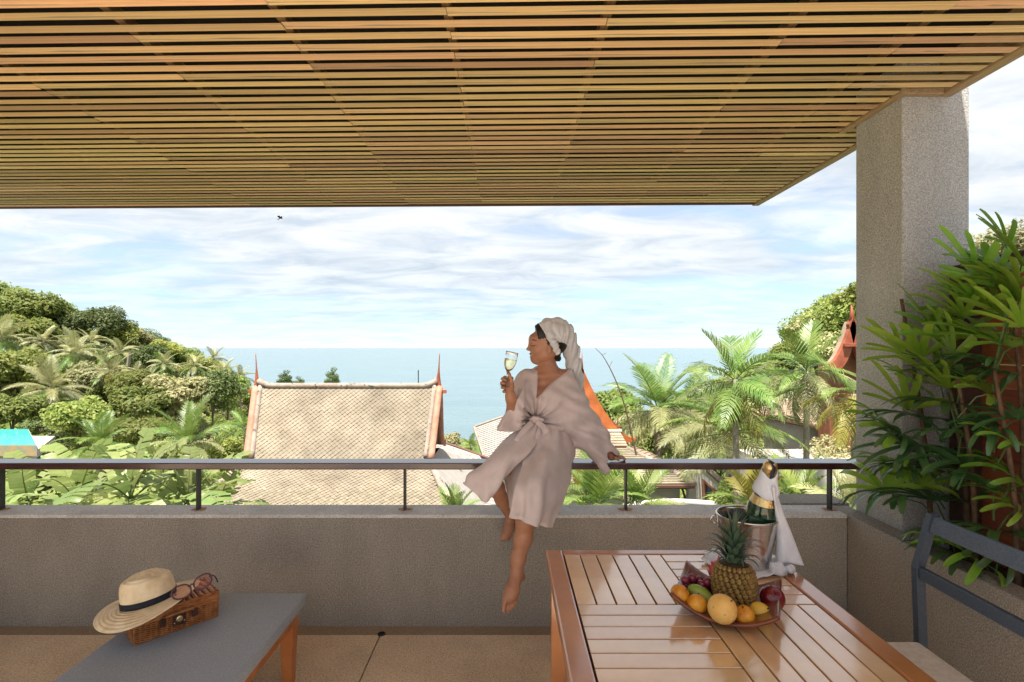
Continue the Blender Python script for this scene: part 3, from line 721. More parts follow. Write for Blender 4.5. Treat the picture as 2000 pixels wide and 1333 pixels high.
def make_bucket():
    c = P(1464, 1100, 2.21); c[2] = .7262
    c[1] += .02
    nap = thing('table_napkin', 'crumpled white napkin spread under the ice bucket', 'napkin', c)
    n = 72; V = [(0, 0, .003)]; F = []
    for i, q in enumerate((.5, .8, .9, 1.0)):
        for j in range(n):
            a = 2*math.pi*j/n; r = .165*(1+.12*math.cos(4*a+.6)+.06*math.sin(9*a))
            lift = .035*max(0, math.sin(5*a+1.2))*max(0, q-.62)/.38+.012*max(0, math.sin(11*a))*max(0, q-.62)/.38
            if math.sin(a) < -.75: lift *= .5
            V.append((r*q*math.cos(a)*1.0, r*q*math.sin(a)*.82, .003+lift))
    for j in range(n): F.append((0, 1+j, 1+(j+1) % n))
    for i in range(3):
        for j in range(n):
            k = (j+1) % n; F.append((1+i*n+j, 1+(i+1)*n+j, 1+(i+1)*n+k, 1+i*n+k))
    o = obj('cloth', (np.array(V), F), M['napkin'], nap, True); solid(o, .003, 1)
    for (px, py, r, rz) in ((1520, 1142, .035, .4), (1396, 1094, .028, 2.2), (1543, 1136, .024, 1.0)):   # bunched corners
        pp = P(px, py, 2.13 if px > 1450 else 2.24)-c
        v, f = ball(r, 1.35, .75, .8, 20, 12)
        v = v*(1+.30*np.sin(v[:, :1]*130+v[:, 2:]*70)*np.cos(v[:, 1:2]*120+rz)); v[:, 2] = np.maximum(v[:, 2], -r*.55)
        obj('bunched_corner', (v, f), M['napkin'], nap, True, loc=(pp[0], pp[1], max(.02, pp[2])), rot=(0, .3, rz))
    c2 = c+np.array((0, 0, .007))
    t = thing('ice_bucket', 'brushed steel ice bucket with side handles behind the pineapple', 'bucket', c2)
    H = .205
    prof = [(.002, .004), (.082, .004), (.086, 0), (.089, .006), (.100, .07), (.112, .14), (.122, .195), (.1265, H), (.1265, H+.004), (.1235, H+.004), (.1195, H-.008), (.109, .14), (.096, .07), (.085, .012), (.002, .010)]
    obj('shell', lathe(prof, 56, False), M['steelbright'], t, True)
    obj('rim', xf((lambda a: tube(a+[a[0]], .0042, 8, cap=False))([(.1255*math.cos(x), .1255*math.sin(x), H+.003) for x in np.linspace(0, 2*math.pi, 57)[:-1]]), Matrix()), M['steelbright'], t, True)
    for s in (-1, 1):
        b = .45 if s > 0 else 0
        M4 = Matrix.Rotation(-.30 if s > 0 else math.pi-.3, 4, 'Z')
        h = obj('handle', xf(tube([(.118, -.0, H-.05), (.138, 0, H-.045), (.148, 0, H-.028), (.140, 0, H-.012), (.126, 0, H-.010)], [.007, .008, .010, .008, .006], 10), M4), M['steelbright'], t, True)
        obj('lug', xf(cbox((.110, -.014, H-.062), (.124, .014, H-.008), .004), M4), M['steelbright'], h)
    # bottle leaning to the right
    base = P(1470, 1092, 2.235); top = P(1506, 904, 2.15)
    ax = Vector(tuple(top-base)); Lb = ax.length
    q = ax.to_track_quat('Z', 'Y').to_euler()
    bt = thing('champagne_bottle', 'dark green champagne bottle leaning in the ice bucket', 'bottle', base, q)
    k = Lb/.375
    prof = [(.002, .012), (.038, 0), (.0425, .006), (.0435, .02), (.0435, .165), (.0425, .19), (.038, .222), (.028, .258), (.0195, .288), (.0165, .31), (.0162, .345), (.0178, .348), (.0178, .360), (.0155, .362), (.0155, .366), (.002, .366)]
    obj('glass_body', lathe([(r*k*1.22, z*k) for r, z in prof], 40, False), M['bottle'], bt, True)
    obj('foil', lathe([(.0168*k*1.25, .312*k), (.0172*k*1.25, .345*k), (.0188*k*1.25, .350*k), (.0188*k*1.25, .364*k), (.014*k*1.25, .3755*k), (.001, .377*k)], 24, False), M['foil'], bt, True)
    obj('foil_band', tube([(-.012*k, -.021*k, .325*k), (-.010*k, -.0235*k, .35*k), (-.008*k, -.022*k, .365*k), (-.004, -.008, .380*k), (0, .01, .379*k)], .009*k, 8, flat=.3), M['foil_dark'], bt, True)
    lab = lathe([(.0446*k*1.22, .05*k), (.0446*k*1.22, .15*k)], 40, False)
    obj('neck_label', lathe([(.0300*k*1.23, .252*k), (.0375*k*1.235, .2235*k)], 32, False), M['foil'], bt, True)
    # napkin round the neck
    nk = thing('neck_napkin', 'white napkin wrapped round the bottle neck with a tail hanging down', 'napkin', base, q)
    prof = [(.0215, .342), (.0222, .335), (.0250, .315), (.0300, .295), (.0350, .278), (.0372, .269), (.0355, .267)]
    v, f = lathe([(r*k*1.16, z*k) for r, z in prof], 48, False)
    ang = np.arctan2(v[:, 1], v[:, 0]); v[:, 2] += .016*np.sin(ang*1+.6)-.004*np.cos(3*ang); v[:, :2] *= (1+.02*np.sin(7*ang+v[:, 2:3].ravel()*80))[:, None]
    obj('collar', (v, f), M['napkin'], nk, True)
    for s in nk.children: solid(s, .004, 0)
    def wp(px, py, Y): return P(px, py, Y)
    ctrl = [[wp(1508, 952, 2.12), wp(1512, 950, 2.12), wp(1516, 954, 2.15), wp(1516, 956, 2.19)],
            [wp(1513, 990, 2.13), wp(1518, 988, 2.13), wp(1525, 992, 2.16), wp(1525, 992, 2.22)],
            [wp(1517, 1042, 2.16), wp(1530, 1036, 2.13), wp(1544, 1042, 2.16), wp(1542, 1042, 2.23)],
            [wp(1516, 1106, 2.16), wp(1538, 1100, 2.12), wp(1568, 1106, 2.16), wp(1562, 1098, 2.24)]]
    tl = link('tail', mesh('tail', *patch(ctrl, 30, 30, lambda u, v: u*.006*np.sin(v*13)), smooth=True), M['napkin'], None)
    # keep the tail in the bottle napkin's own frame
    Mi = nk.matrix_basis.inverted(); tl.data.transform(Mi); tl.parent = nk; solid(tl, .003)
make_bucket()
# ================================================================ the person (signed distance field -> one surface)
class Field:
    def __init__(s, lo, hi, h):
        s.lo = np.array(lo, float); s.h = h
        s.n = np.ceil((np.array(hi, float)-s.lo)/h).astype(int)+1
        s.d = np.full(s.n, .2, np.float32)
    def sl(s, lo, hi):
        a = np.clip(np.floor((np.array(lo)-s.lo)/s.h).astype(int), 0, s.n); b = np.clip(np.ceil((np.array(hi)-s.lo)/s.h).astype(int)+1, 0, s.n)
        S = tuple(slice(i, j) for i, j in zip(a, b))
        g = [(s.lo[i]+s.h*np.arange(a[i], b[i])).astype(np.float32) for i in range(3)]
        return S, g[0][:, None, None], g[1][None, :, None], g[2][None, None, :]
    def mix(s, S, d, k):
        o = s.d[S]
        if k <= 0: s.d[S] = np.minimum(o, d); return
        h = np.maximum(k-np.abs(o-d), 0)/k; s.d[S] = np.minimum(o, d)-h*h*k*.25
    def cap(s, a, b, ra, rb=None, k=.02):
        a = np.array(a, float); b = np.array(b, float); rb = ra if rb is None else rb; r = max(ra, rb)+k+.02
        S, x, y, z = s.sl(np.minimum(a, b)-r, np.maximum(a, b)+r)
        ba = b-a; L = float(ba@ba)+1e-12
        t = np.clip(((x-a[0])*ba[0]+(y-a[1])*ba[1]+(z-a[2])*ba[2])/L, 0, 1)
        d = np.sqrt((x-a[0]-t*ba[0])**2+(y-a[1]-t*ba[1])**2+(z-a[2]-t*ba[2])**2)-(ra+(rb-ra)*t)
        s.mix(S, d, k)
    def chain(s, pts, rs, k=.02):
        for i in range(len(pts)-1): s.cap(pts[i], pts[i+1], rs[i], rs[i+1], k)
    def ell(s, c, r, k=.02, rot=None, sub=False):
        c = np.array(c, float); r = np.array(r, float); m_ = float(r.max())+k+.02
        S, x, y, z = s.sl(c-m_, c+m_); x = x-c[0]; y = y-c[1]; z = z-c[2]
        if rot is not None:
            A = np.array(Euler(rot).to_matrix()); x, y, z = (A[0, i]*x+A[1, i]*y+A[2, i]*z for i in range(3))
        k0 = np.sqrt((x/r[0])**2+(y/r[1])**2+(z/r[2])**2)+1e-6; k1 = np.sqrt((x/r[0]**2)**2+(y/r[1]**2)**2+(z/r[2]**2)**2)+1e-6
        d = k0*(k0-1)/k1
        if sub: s.d[S] = np.maximum(s.d[S], -d)
        else: s.mix(S, d, k)
    def full(s):
        return s.sl(s.lo, s.lo+s.h*(s.n-1))
    def net(s):
        d = s.d; sg = d < 0; n = d.shape
        c = [(i, j, k) for i in (0, 1) for j in (0, 1) for k in (0, 1)]
        def sh(a, o): return a[o[0]:n[0]-1+o[0], o[1]:n[1]-1+o[1], o[2]:n[2]-1+o[2]]
        cnt = sum(sh(sg, o).astype(np.int8) for o in c); act = np.argwhere((cnt > 0) & (cnt < 8))
        val = {o: d[act[:, 0]+o[0], act[:, 1]+o[1], act[:, 2]+o[2]] for o in c}
        acc = np.zeros((len(act), 3)); num = np.zeros(len(act))
        for o in c:
            for ax in range(3):
                if o[ax]: continue
                p = list(o); p[ax] = 1; p = tuple(p); a, b = val[o], val[p]; x = (a < 0) != (b < 0)
                t = np.where(x, a/np.where(a-b == 0, 1, a-b), 0)
                q = np.array(o, float)[None].repeat(len(act), 0); q[:, ax] = t
                acc[x] += q[x]; num[x] += 1
        V = (act+acc/num[:, None])*s.h+s.lo
        idx = np.full(np.array(n)-1, -1, np.int64); idx[act[:, 0], act[:, 1], act[:, 2]] = np.arange(len(act))
        Fs = []
        for ax in range(3):
            u, v = [(1, 2), (2, 0), (0, 1)][ax]
            a0 = [slice(0, m_) for m_ in n]; a1 = list(a0); a0[ax] = slice(0, n[ax]-1); a1[ax] = slice(1, n[ax])
            A, B = sg[tuple(a0)], sg[tuple(a1)]; e = np.argwhere(A != B)
            e = e[(e[:, u] > 0) & (e[:, v] > 0) & (e[:, u] < n[u]-1) & (e[:, v] < n[v]-1)]
            flip = A[e[:, 0], e[:, 1], e[:, 2]]
            def g(du, dv):
                q = e.copy(); q[:, u] += du; q[:, v] += dv; return idx[q[:, 0], q[:, 1], q[:, 2]]
            f = np.stack([g(-1, -1), g(0, -1), g(0, 0), g(-1, 0)], 1)
            f[~flip] = f[~flip][:, ::-1]; Fs.append(f)
        Fa = np.concatenate(Fs); Fa = Fa[(Fa >= 0).all(1)]
        return V, Fa
def smooth_mesh(V, Fa, it=2, lam=.5):
    E = np.concatenate([Fa[:, [0, 1]], Fa[:, [1, 2]], Fa[:, [2, 3]], Fa[:, [3, 0]]]); E = np.concatenate([E, E[:, ::-1]])
    cnt = np.bincount(E[:, 0], minlength=len(V)).astype(float)[:, None]; cnt[cnt == 0] = 1
    for _ in range(it):
        for l_ in (lam, -lam*.9):
            s_ = np.stack([np.bincount(E[:, 0], V[E[:, 1], i], minlength=len(V)) for i in range(3)], 1)/cnt
            V = V+l_*(s_-V)
    return V
def lerp(a, b, t): return a+(b-a)*t
def make_person():
    root = thing('person', 'person in mauve bathrobe and white head towel sitting on the wooden rail with wine', 'person', P(1070, 897, 3.19))
    # ------------------------------------------------------------ body
    B = Field((-.28, 2.52, .05), (.82, 3.42, 1.92), .0042)
    pel = P(1072, 872, 3.19)
    B.ell(pel, (.145, .115, .10), .03)
    B.ell(P(1066, 835, 3.19), (.115, .092, .10), .06)
    B.ell(P(1064, 783, 3.18), (.135, .098, .13), .05)
    B.ell(P(1046, 775, 3.105), (.055, .05, .055), .04); B.ell(P(1078, 775, 3.105), (.055, .05, .055), .04)
    shL, shR = P(1028, 742, 3.14), P(1103, 740, 3.19)
    B.cap(shL, P(1066, 735, 3.18), .048, .062, .04); B.cap(P(1066, 735, 3.18), shR, .062, .050, .04)
    B.cap(P(1050, 736, 3.10), P(1092, 733, 3.125), .010, .010, .03)       # collar bones
    neck0, neck1 = P(1072, 728, 3.175), P(1072, 695, 3.165)
    B.cap(neck0, neck1, .045, .041, .05)
    # head in left profile
    hy = 3.16
    B.ell(P(1070, 665, hy), (.098, .076, .092), .02)
    B.ell(P(1055, 684, hy), (.062, .058, .075), .03)
    B.ell(P(1039, 664, hy), (.020, .050, .030), .03)
    B.cap(P(1047, 702, hy), P(1078, 690, 3.12), .022, .026, .03); B.cap(P(1047, 702, hy), P(1078, 690, 3.20), .022, .026, .03)
    B.ell(P(1044, 703, hy), (.018, .022, .017), .02)
    B.cap(P(1036, 669, hy), P(1032, 682, hy), .006, .0095, .012)          # nose
    B.ell(P(1031, 683, hy), (.0105, .0105, .0085), .008)
    B.ell(P(1035, 685, hy-.012), (.008, .007, .006), .008); B.ell(P(1035, 685, hy+.012), (.008, .007, .006), .008)
    B.ell(P(1038, 692, hy), (.010, .020, .0065), .006); B.ell(P(1039, 698, hy), (.010, .018, .007), .006)
    B.ell(P(1049, 684, hy-.045), (.024, .020, .022), .02); B.ell(P(1049, 684, hy+.045), (.024, .020, .022), .02)
    B.ell(P(1038, 666, hy-.028), (.012, .022, .006), .01)                  # brow
    B.ell(P(1039.5, 674, hy-.045), (.011, .014, .009), .004, sub=True); B.ell(P(1042, 674, hy-.036), (.012, .014, .010), .006)
    B.ell(P(1073, 684, hy-.075), (.017, .008, .028), .006)                 # ear
    # her left leg hangs to the camera, toes down
    hipL, kneeL, ankL = P(1088, 885, 3.14), P(1037, 980, 2.74), P(1008, 1116, 2.76)
    B.chain([hipL, lerp(hipL, kneeL, .5), kneeL], [.080, .068, .052], .03)
    B.chain([kneeL, P(1026, 1020, 2.76), P(1022, 1052, 2.775), P(1012, 1092, 2.765), ankL], [.047, .046, .046, .036, .029], .035)
    B.ell(P(1017, 1127, 2.775), (.026, .032, .030), .02)                  # heel
    toe = P(995, 1170, 2.675)
    B.chain([P(1009, 1122, 2.74), P(1001, 1152, 2.695), toe], [.032, .031, .024], .03)
    B.cap(P(1004, 1152, 2.70), P(1001, 1168, 2.675), .026, .021, .02); B.cap(P(995, 1155, 2.70), P(989, 1170, 2.675), .023, .021, .02)
    for i, (x, y, r) in enumerate(((984, 1193, .0115), (991.8, 1194.5, .0078), (997.6, 1191.5, .0072), (1003, 1187, .0070), (1008, 1181, .0066))):
        B.cap(P(x+2.5, y-22, 2.668+.002*i), P(x, y, 2.646+.006*i), r*1.0, r, .002)
    # her right leg: knee to the left, foot tucked back to the wall
    hipR, kneeR, ankR = P(1050, 885, 3.14), P(955, 924, 2.86), P(996, 1008, 3.035)
    B.chain([hipR, lerp(hipR, kneeR, .5), kneeR], [.078, .066, .050], .03)
    B.chain([kneeR, P(969, 953, 2.92), P(981, 978, 2.97), ankR], [.048, .047, .039, .027], .02)
    B.chain([P(997, 1012, 3.045), P(994, 1030, 3.03), P(988, 1048, 3.005)], [.030, .031, .027], .02)
    for i in range(5): B.cap(P(982+i*4, 1046, 3.0), P(980+i*4, 1056-i*1.5, 2.985+.006*i), .009, .0085, .006)
    # her right arm lifts the glass
    elb, wr = P(1003, 826, 2.985), P(998, 778, 2.885)
    B.chain([shL, lerp(shL, elb, .5), elb], [.046, .040, .034], .03); B.chain([elb, lerp(elb, wr, .4), wr], [.038, .036, .026], .02)
    hy2 = 2.86
    B.cap(wr, P(994, 760, hy2), .026, .024, .03)
    B.ell(P(994, 753, hy2), (.024, .018, .034), .02)
    for i in range(4):
        y = 740+i*8.2; l_ = (1, 1.1, 1.02, .8)[i]
        k0 = P(1000-i*.6, y, hy2+.012); k1 = P(999-13*l_, y-2, hy2+.006); k2 = P(997-16*l_, y+1, hy2-.022); k3 = P(991-6*l_, y+2, hy2-.034)
        B.chain([k0, k1, k2, k3], [.0105, .0095, .0085, .0075], .005)
    B.chain([P(1001, 757, hy2-.01), P(999, 744, hy2-.026), P(994.5, 732, hy2-.024), P(991, 725, hy2-.014)], [.012, .010, .0088, .0078], .008)
    # her left arm props on the rail
    wr2 = P(1194, 893, 3.17)
    elb2 = P(1144, 824, 3.18)
    B.chain([shR, elb2, wr2], [.050, .036, .024], .03)
    B.ell(P(1204, 893.5, 3.185), (.036, .042, .013), .015)
    for i in range(4):
        y0 = 3.155+i*.020
        B.chain([P(1209, 892, y0), P(1216, 894, y0-.004), P(1221-i*.5, 897.5, y0-.008)], [.0095, .0088, .0075], .005)
    B.chain([P(1199, 893, 3.15), P(1203, 896, 3.125), P(1208, 899, 3.115)], [.011, .0095, .008], .006)
    v, f = B.net(); v = smooth_mesh(v, f, 2)
    body = wobj('body', (v, f), M['skin'], root, True)
    # eye line, eyebrow, lips
    for yy in (hy-.050,):
        wobj('eyebrow', tube([P(1036, 667.5, yy+.010), P(1041, 664.5, yy-.006), P(1048, 667, yy-.016)], [.0015, .0025, .001], 6), M['hair'], body, True)
        wobj('eyelashes', tube([P(1036, 675.5, yy+.008), P(1040, 677, yy-.004), P(1046, 675, yy-.011)], [.0012, .0022, .001], 6), M['hair'], body, True)
    wobj('lips', join(tube([P(1034.3, 691.5, hy-.006), P(1036, 693.5, hy-.018), P(1043, 691.5, hy-.036)], [.0032, .0036, .001], 6),
                      tube([P(1035.3, 698.3, hy-.004), P(1038, 698, hy-.018), P(1043, 692.5, hy-.036)], [.0036, .0036, .001], 6)), M['lips'], body, True)
    wobj('teeth', tube([P(1035.5, 695.3, hy-.008), P(1038, 695.2, hy-.021), P(1042, 692.5, hy-.033)], [.0022, .0026, .001], 6), M['napkin'], body, True)
    rg = tube([P(984+9*math.cos(a)*.5, 757+4*math.sin(a), hy2-.012-.014*math.sin(a*1)) for a in np.linspace(0, 2*math.pi, 13)], .0016, 6, cap=False)
    wobj('finger_ring', rg, M['ring'], body, True)
    # ------------------------------------------------------------ hair
    H = Field((.08, 3.0, 1.5), (.42, 3.34, 1.86), .0045)
    H.ell(P(1080, 666, hy), (.094, .084, .094), .01)
    H.ell(P(1060, 655, hy), (.072, .072, .078), .02)
    H.cap(P(1083, 690, hy-.02), P(1090, 701, hy), .028, .020, .02)
    S, x, y, z = H.full()
    fz = (z-P(1056, 672, hy)[2]); lim = P(1052, 672, hy)[0]+.25*np.maximum(-fz, 0)-.22*np.maximum(fz, 0)+.0*y
    H.d = np.maximum(H.d, lim-x).astype(np.float32)
    H.d += (.0016*np.sin((x*.6+z)*420)).astype(np.float32)
    v, f = H.net(); wobj('hair', (v, f), M['hair'], root, True)
    # ------------------------------------------------------------ towel turban
    T = Field((.08, 2.95, 1.28), (.52, 3.42, 1.92), .0042)
    T.ell(P(1083, 655, hy), (.108, .094, .088), .01)
    T.chain([P(1058, 638, hy-.055), P(1060, 655, hy-.078), P(1070, 675, hy-.088), P(1084, 690, hy-.080)], [.024, .031, .030, .018], .012)
    T.chain([P(1070, 634, hy-.05), P(1073, 655, hy-.085), P(1083, 676, hy-.092), P(1090, 688, hy-.08)], [.025, .026, .024, .015], .008)
    T.chain([P(1052, 642, hy), P(1070, 631, hy-.01), P(1092, 632, hy), P(1110, 645, hy+.01)], [.02, .027, .032, .035], .02)
    tail = [P(1098, 640, hy-.005), P(1109, 660, hy+.005), P(1115, 685, hy+.03), P(1121, 715, hy+.07), P(1128, 742, hy+.10), P(1133, 770, hy+.115)]
    T.chain(tail, [.036, .048, .050, .046, .038, .026], .02)
    S, x, y, z = T.full()
    # keep the face free
    face = (x-P(1058, 650, hy)[0])+.75*np.minimum(z-P(1058, 650, hy)[2], 0)*1.0*-1
    lowcut = (P(1058, 642, hy)[2]-z)*.52+(P(1056, 642, hy)[0]-x)
    T.d = np.maximum(T.d, lowcut).astype(np.float32)
    ang = np.arctan2(z-P(1096, 668, hy)[2], x-P(1096, 668, hy)[0])
    onhead = 1/(1+np.exp(((x-P(1104, 0, hy)[0]))*90))
    tw = np.sin(ang*13+y*40)*.0030*onhead+(1-onhead)*(.0042*np.sin((x*1.0-(z)*.18)*150+y*50)+.002*np.sin(x*330-z*40))
    T.d = (T.d+tw).astype(np.float32)
    v, f = T.net(); v = smooth_mesh(v, f, 1); wobj('head_towel', (v, f), M['towel'], root, True)
    # ------------------------------------------------------------ robe, upper part
    U = Field((-.20, 2.72, .82), (.78, 3.40, 1.66), .0045)
    U.ell(P(1063, 782, 3.18), (.158, .128, .150), .03)
    U.ell(P(1045, 785, 3.10), (.082, .072, .085), .05); U.ell(P(1078, 785, 3.10), (.090, .075, .085), .05)
    U.ell(P(1064, 832, 3.19), (.142, .125, .095), .05)
    U.ell(P(1072, 868, 3.20), (.175, .155, .11), .06)
    U.cap(P(1034, 743, 3.15), P(1060, 738, 3.20), .062, .066, .04); U.cap(P(1060, 738, 3.20), P(1098, 742, 3.20), .066, .072, .04)
    # left sleeve, wide, down to the rail
    sl_a, sl_b, sl_c, sl_d = P(1101, 757, 3.18), P(1118, 800, 3.16), P(1153, 853, 3.15), P(1192, 907, 3.16)
    U.chain([sl_a, sl_b, sl_c, sl_d], [.080, .106, .088, .066], .05)
    U.cap(P(1075, 790, 3.13), P(1112, 815, 3.13), .09, .085, .06)
    # right sleeve, short and open towards the lifted hand
    rA, rB, rC = P(1028, 748, 3.13), P(1008, 800, 3.00), P(981, 808, 2.89)
    S, x, y, z = U.full()
    def cone(a, b, ra, rb):
        ba = b-a; t = np.clip(((x-a[0])*ba[0]+(y-a[1])*ba[1]+(z-a[2])*ba[2])/float(ba@ba), 0, 1.0)
        return np.sqrt((x-a[0]-t*ba[0])**2+(y-a[1]-t*ba[1])**2+(z-a[2]-t*ba[2])**2)-(ra+(rb-ra)*t)
    def poly2(px):                             # distance to a polygon standing in the x-z plane, inside negative
        q = [P(u, w, 2.96)[[0, 2]] for u, w in px]; d = None; ins = np.zeros((x.shape[0], 1, z.shape[2]), bool); X2 = x[:, :, 0][:, :, None]; Z2 = z
        for i in range(len(q)):
            a_, b_ = q[i], q[(i+1) % len(q)]; e = b_-a_; t = np.clip(((X2-a_[0])*e[0]+(Z2-a_[1])*e[1])/float(e@e), 0, 1)
            dd = np.sqrt((X2-a_[0]-t*e[0])**2+(Z2-a_[1]-t*e[1])**2); d = dd if d is None else np.minimum(d, dd)
            ins ^= ((a_[1] > Z2) != (b_[1] > Z2)) & (X2 < (b_[0]-a_[0])*(Z2-a_[1])/(b_[1]-a_[1]+1e-9)+a_[0])
        return np.where(ins, -d, d)
    U.cap(rA, P(1014, 795, 3.03), .074, .070, .04)
    spoly = [(1026, 750), (1004, 779), (985, 809), (969, 837), (988, 842), (1010, 843), (1020, 836), (1028, 790)]
    yc = 2.965; th = .078+.012*np.sin(x*38+z*18)
    sd2 = poly2(spoly)
    slab = np.maximum(sd2+.004, np.abs(y-yc-.45*(x-P(1000, 0, 2.96)[0]))-th*np.clip(-sd2*30+.62, .62, 1))
    # open end: hollow the cloth along the cuff edge
    c0, c1 = P(1003, 779, 2.96), P(970, 836, 2.96); e = c1-c0; e = e/np.hypot(e[0], e[2])
    dcuff = (x-c0[0])*e[2]-(z-c0[2])*e[0]; dcuff = np.abs(dcuff)
    hollow = np.maximum(np.maximum(sd2+.010-.03*(dcuff < .022), np.abs(y-yc-.45*(x-P(1000, 0, 2.96)[0]))-th*.62+.010), dcuff-.07)
    slab = np.maximum(slab, -hollow)
    h = np.maximum(.03-np.abs(U.d-slab), 0)/.03; U.d = (np.minimum(U.d, slab)-h*h*.03*.25).astype(np.float32)
    # cuff opening of the left sleeve
    nD = (sl_d-sl_c)/np.linalg.norm(sl_d-sl_c); nD = nD+np.array((.25, 0, .10)); nD /= np.linalg.norm(nD); pD = P(1190, 908, 3.15)
    cutD = (x-pD[0])*nD[0]+(y-pD[1])*nD[1]+(z-pD[2])*nD[2]
    loc = np.clip((x-P(1150, 0, 3.15)[0])*30, 0, 1)
    U.d = np.where(x > P(1140, 0, 3.15)[0], np.maximum(U.d, cutD), U.d)
    U.d = np.maximum(U.d, -np.maximum(cone(sl_c, sl_d, .074, .056), -(cutD+.05)))
    # folds: gathers that run out from the belt knot, long creases on the sleeve, soft buckling
    kx, kz = P(1045, 822, 3.05)[0], P(1045, 822, 3.05)[2]
    an = np.arctan2(z-kz, x-kx); rad = np.sqrt((x-kx)**2+(z-kz)**2)
    front = np.clip((3.20-y)*12, 0, 1)
    g1 = np.clip(1-rad/.34, 0, 1)*np.clip(rad/.05, 0, 1)
    lefty = np.clip((P(1060, 0, 3.1)[0]-x)*14, 0, 1)
    fold = front*g1*(.0110*np.sin(an*17+1.0*np.sin(rad*22))*(.45+.55*lefty)+.0095*np.sin(an*9-rad*14+1.2))
    fold = fold*np.clip((x-P(1008, 0, 3.0)[0])*45, 0, 1)          # the gathers stop at the side seam
    lf = np.clip((P(1012, 0, 3.0)[0]-x)*30, 0, 1); fold = fold+lf*.0025*np.sin(x*60-z*45)
    sx = (x-sl_a[0])*.50+(z-sl_a[2])*.86; sp = (x-sl_a[0])*.86-(z-sl_a[2])*.50
    rt = np.clip((x-P(1085, 0, 3.15)[0])*10, 0, 1)
    fold = fold+rt*(.0120*np.sin(sp*9+sx*42+np.sin(sp*17)*1.3+y*8)*np.clip(sp*3, .25, 1)+.0055*np.sin(sx*85-sp*13+y*22))
    fold = fold+.0036*np.sin(x*47+z*31)*np.sin(z*38-x*22+y*30)
    U.d = U.d+fold
    # V neck: left lapel nearly upright, right lapel slipped off the shoulder
    V0, VL, VR = P(1047, 780, 3.05), P(1053, 716, 3.10), P(1115, 722, 3.12)
    def side(a, b, flip):
        d_ = b-a; nx, nz = -d_[2], d_[0]; q = math.hypot(nx, nz); return flip*((x-a[0])*nx+(z-a[2])*nz)/q
    bow = .018*np.exp(-((x-P(1078, 0, 3.1)[0])/.07)**2)
    wedge = np.maximum(side(V0, VL, 1), side(V0, VR, -1)+bow*.6)
    wedge = np.maximum(wedge, (y-3.245)*.8)
    U.d = np.maximum(U.d, -wedge)
    # a raised lapel band along both edges
    U.d = U.d-.004*np.exp(-((np.abs(wedge)-.012)/.009)**2)*(y < 3.2)
    # belly of the cloth ends where the skirt begins
    U.d = np.maximum(U.d, P(0, 862, 3.15)[2]-.03*np.clip((x-.1)*3, -1, 1)*0-z-np.where(x > P(1118, 0, 3.15)[0], 1.0, 0)).astype(np.float32)
    v, f = U.net(); v = smooth_mesh(v, f, 2)
    robe = wobj('bathrobe', (v, f), M['robe'], root, True)
    # ------------------------------------------------------------ robe, skirt panels
    def pan(name, rows, nu, nv, fold, t=.006):
        ctrl = [[P(*q) for q in r] for r in rows]
        o = wobj(name, patch(ctrl, nu, nv, fold), M['robe'], robe, True); solid(o, t, 0); return o
    pan('front_panel', [
        [(1042, 832, 3.035), (1060, 830, 3.02), (1086, 834, 3.05), (1114, 842, 3.15), (1108, 842, 3.34)],
        [(1030, 868, 2.965), (1056, 868, 2.935), (1088, 870, 2.97), (1120, 880, 3.13), (1114, 885, 3.36)],
        [(1020, 905, 2.84), (1048, 906, 2.79), (1082, 908, 2.84), (1114, 912, 3.06), (1108, 915, 3.24)],
        [(1010, 945, 2.71), (1040, 948, 2.66), (1072, 950, 2.71), (1104, 948, 2.92), (1100, 952, 3.06)],
        [(1002, 982, 2.665), (1032, 988, 2.63), (1062, 990, 2.66), (1090, 986, 2.80), (1088, 990, 2.93)],
        [(995, 1011, 2.675), (1022, 1020, 2.64), (1050, 1028, 2.66), (1071, 1031, 2.75), (1076, 1027, 2.86)]], 70, 60,
        lambda u, v: .013*np.sin(v*15+u*3+1.5*np.sin(u*4))*(.3+.7*u)+.006*np.sin(v*31-u*7)*u+.007*np.sin(v*40)*np.clip(1-u*3, 0, 1)+.005*np.sin(u*11+v*9)+.004*np.sin(u*23-v*17)*np.sin(v*6))
    pan('lap_panel', [
        [(1056, 832, 3.02), (1034, 830, 3.03), (1014, 838, 3.12), (1020, 850, 3.30)],
        [(1052, 860, 2.955), (1015, 858, 2.93), (980, 868, 3.02), (990, 885, 3.24)],
        [(1034, 884, 2.885), (988, 888, 2.83), (948, 900, 2.90), (960, 915, 3.10)],
        [(1013, 903, 2.85), (972, 917, 2.775), (927, 924, 2.84), (940, 935, 3.02)],
        [(985, 934, 2.82), (958, 944, 2.765), (914, 938, 2.815), (928, 948, 2.97)],
        [(958, 964, 2.80), (944, 979, 2.775), (907, 946, 2.80), (922, 958, 2.93)]], 60, 50,
        lambda u, v: .013*np.sin(v*11-u*5+1)*(.3+.7*u)+.007*np.sin(v*26+u*9)*u+.008*np.sin(v*38)*np.clip(1-u*3, 0, 1)+.005*np.sin(u*13-v*6))
    pan('inner_panel', [
        [(1040, 880, 2.93), (1010, 892, 2.93), (985, 905, 2.98)],
        [(1035, 930, 2.87), (1006, 935, 2.89), (985, 930, 2.97)],
        [(1030, 975, 2.83), (1003, 985, 2.86), (992, 960, 2.95)],
        [(1028, 1008, 2.80), (1001, 1004, 2.83), (996, 985, 2.92)]], 30, 24, lambda u, v: .003*np.sin(v*9+u*3))
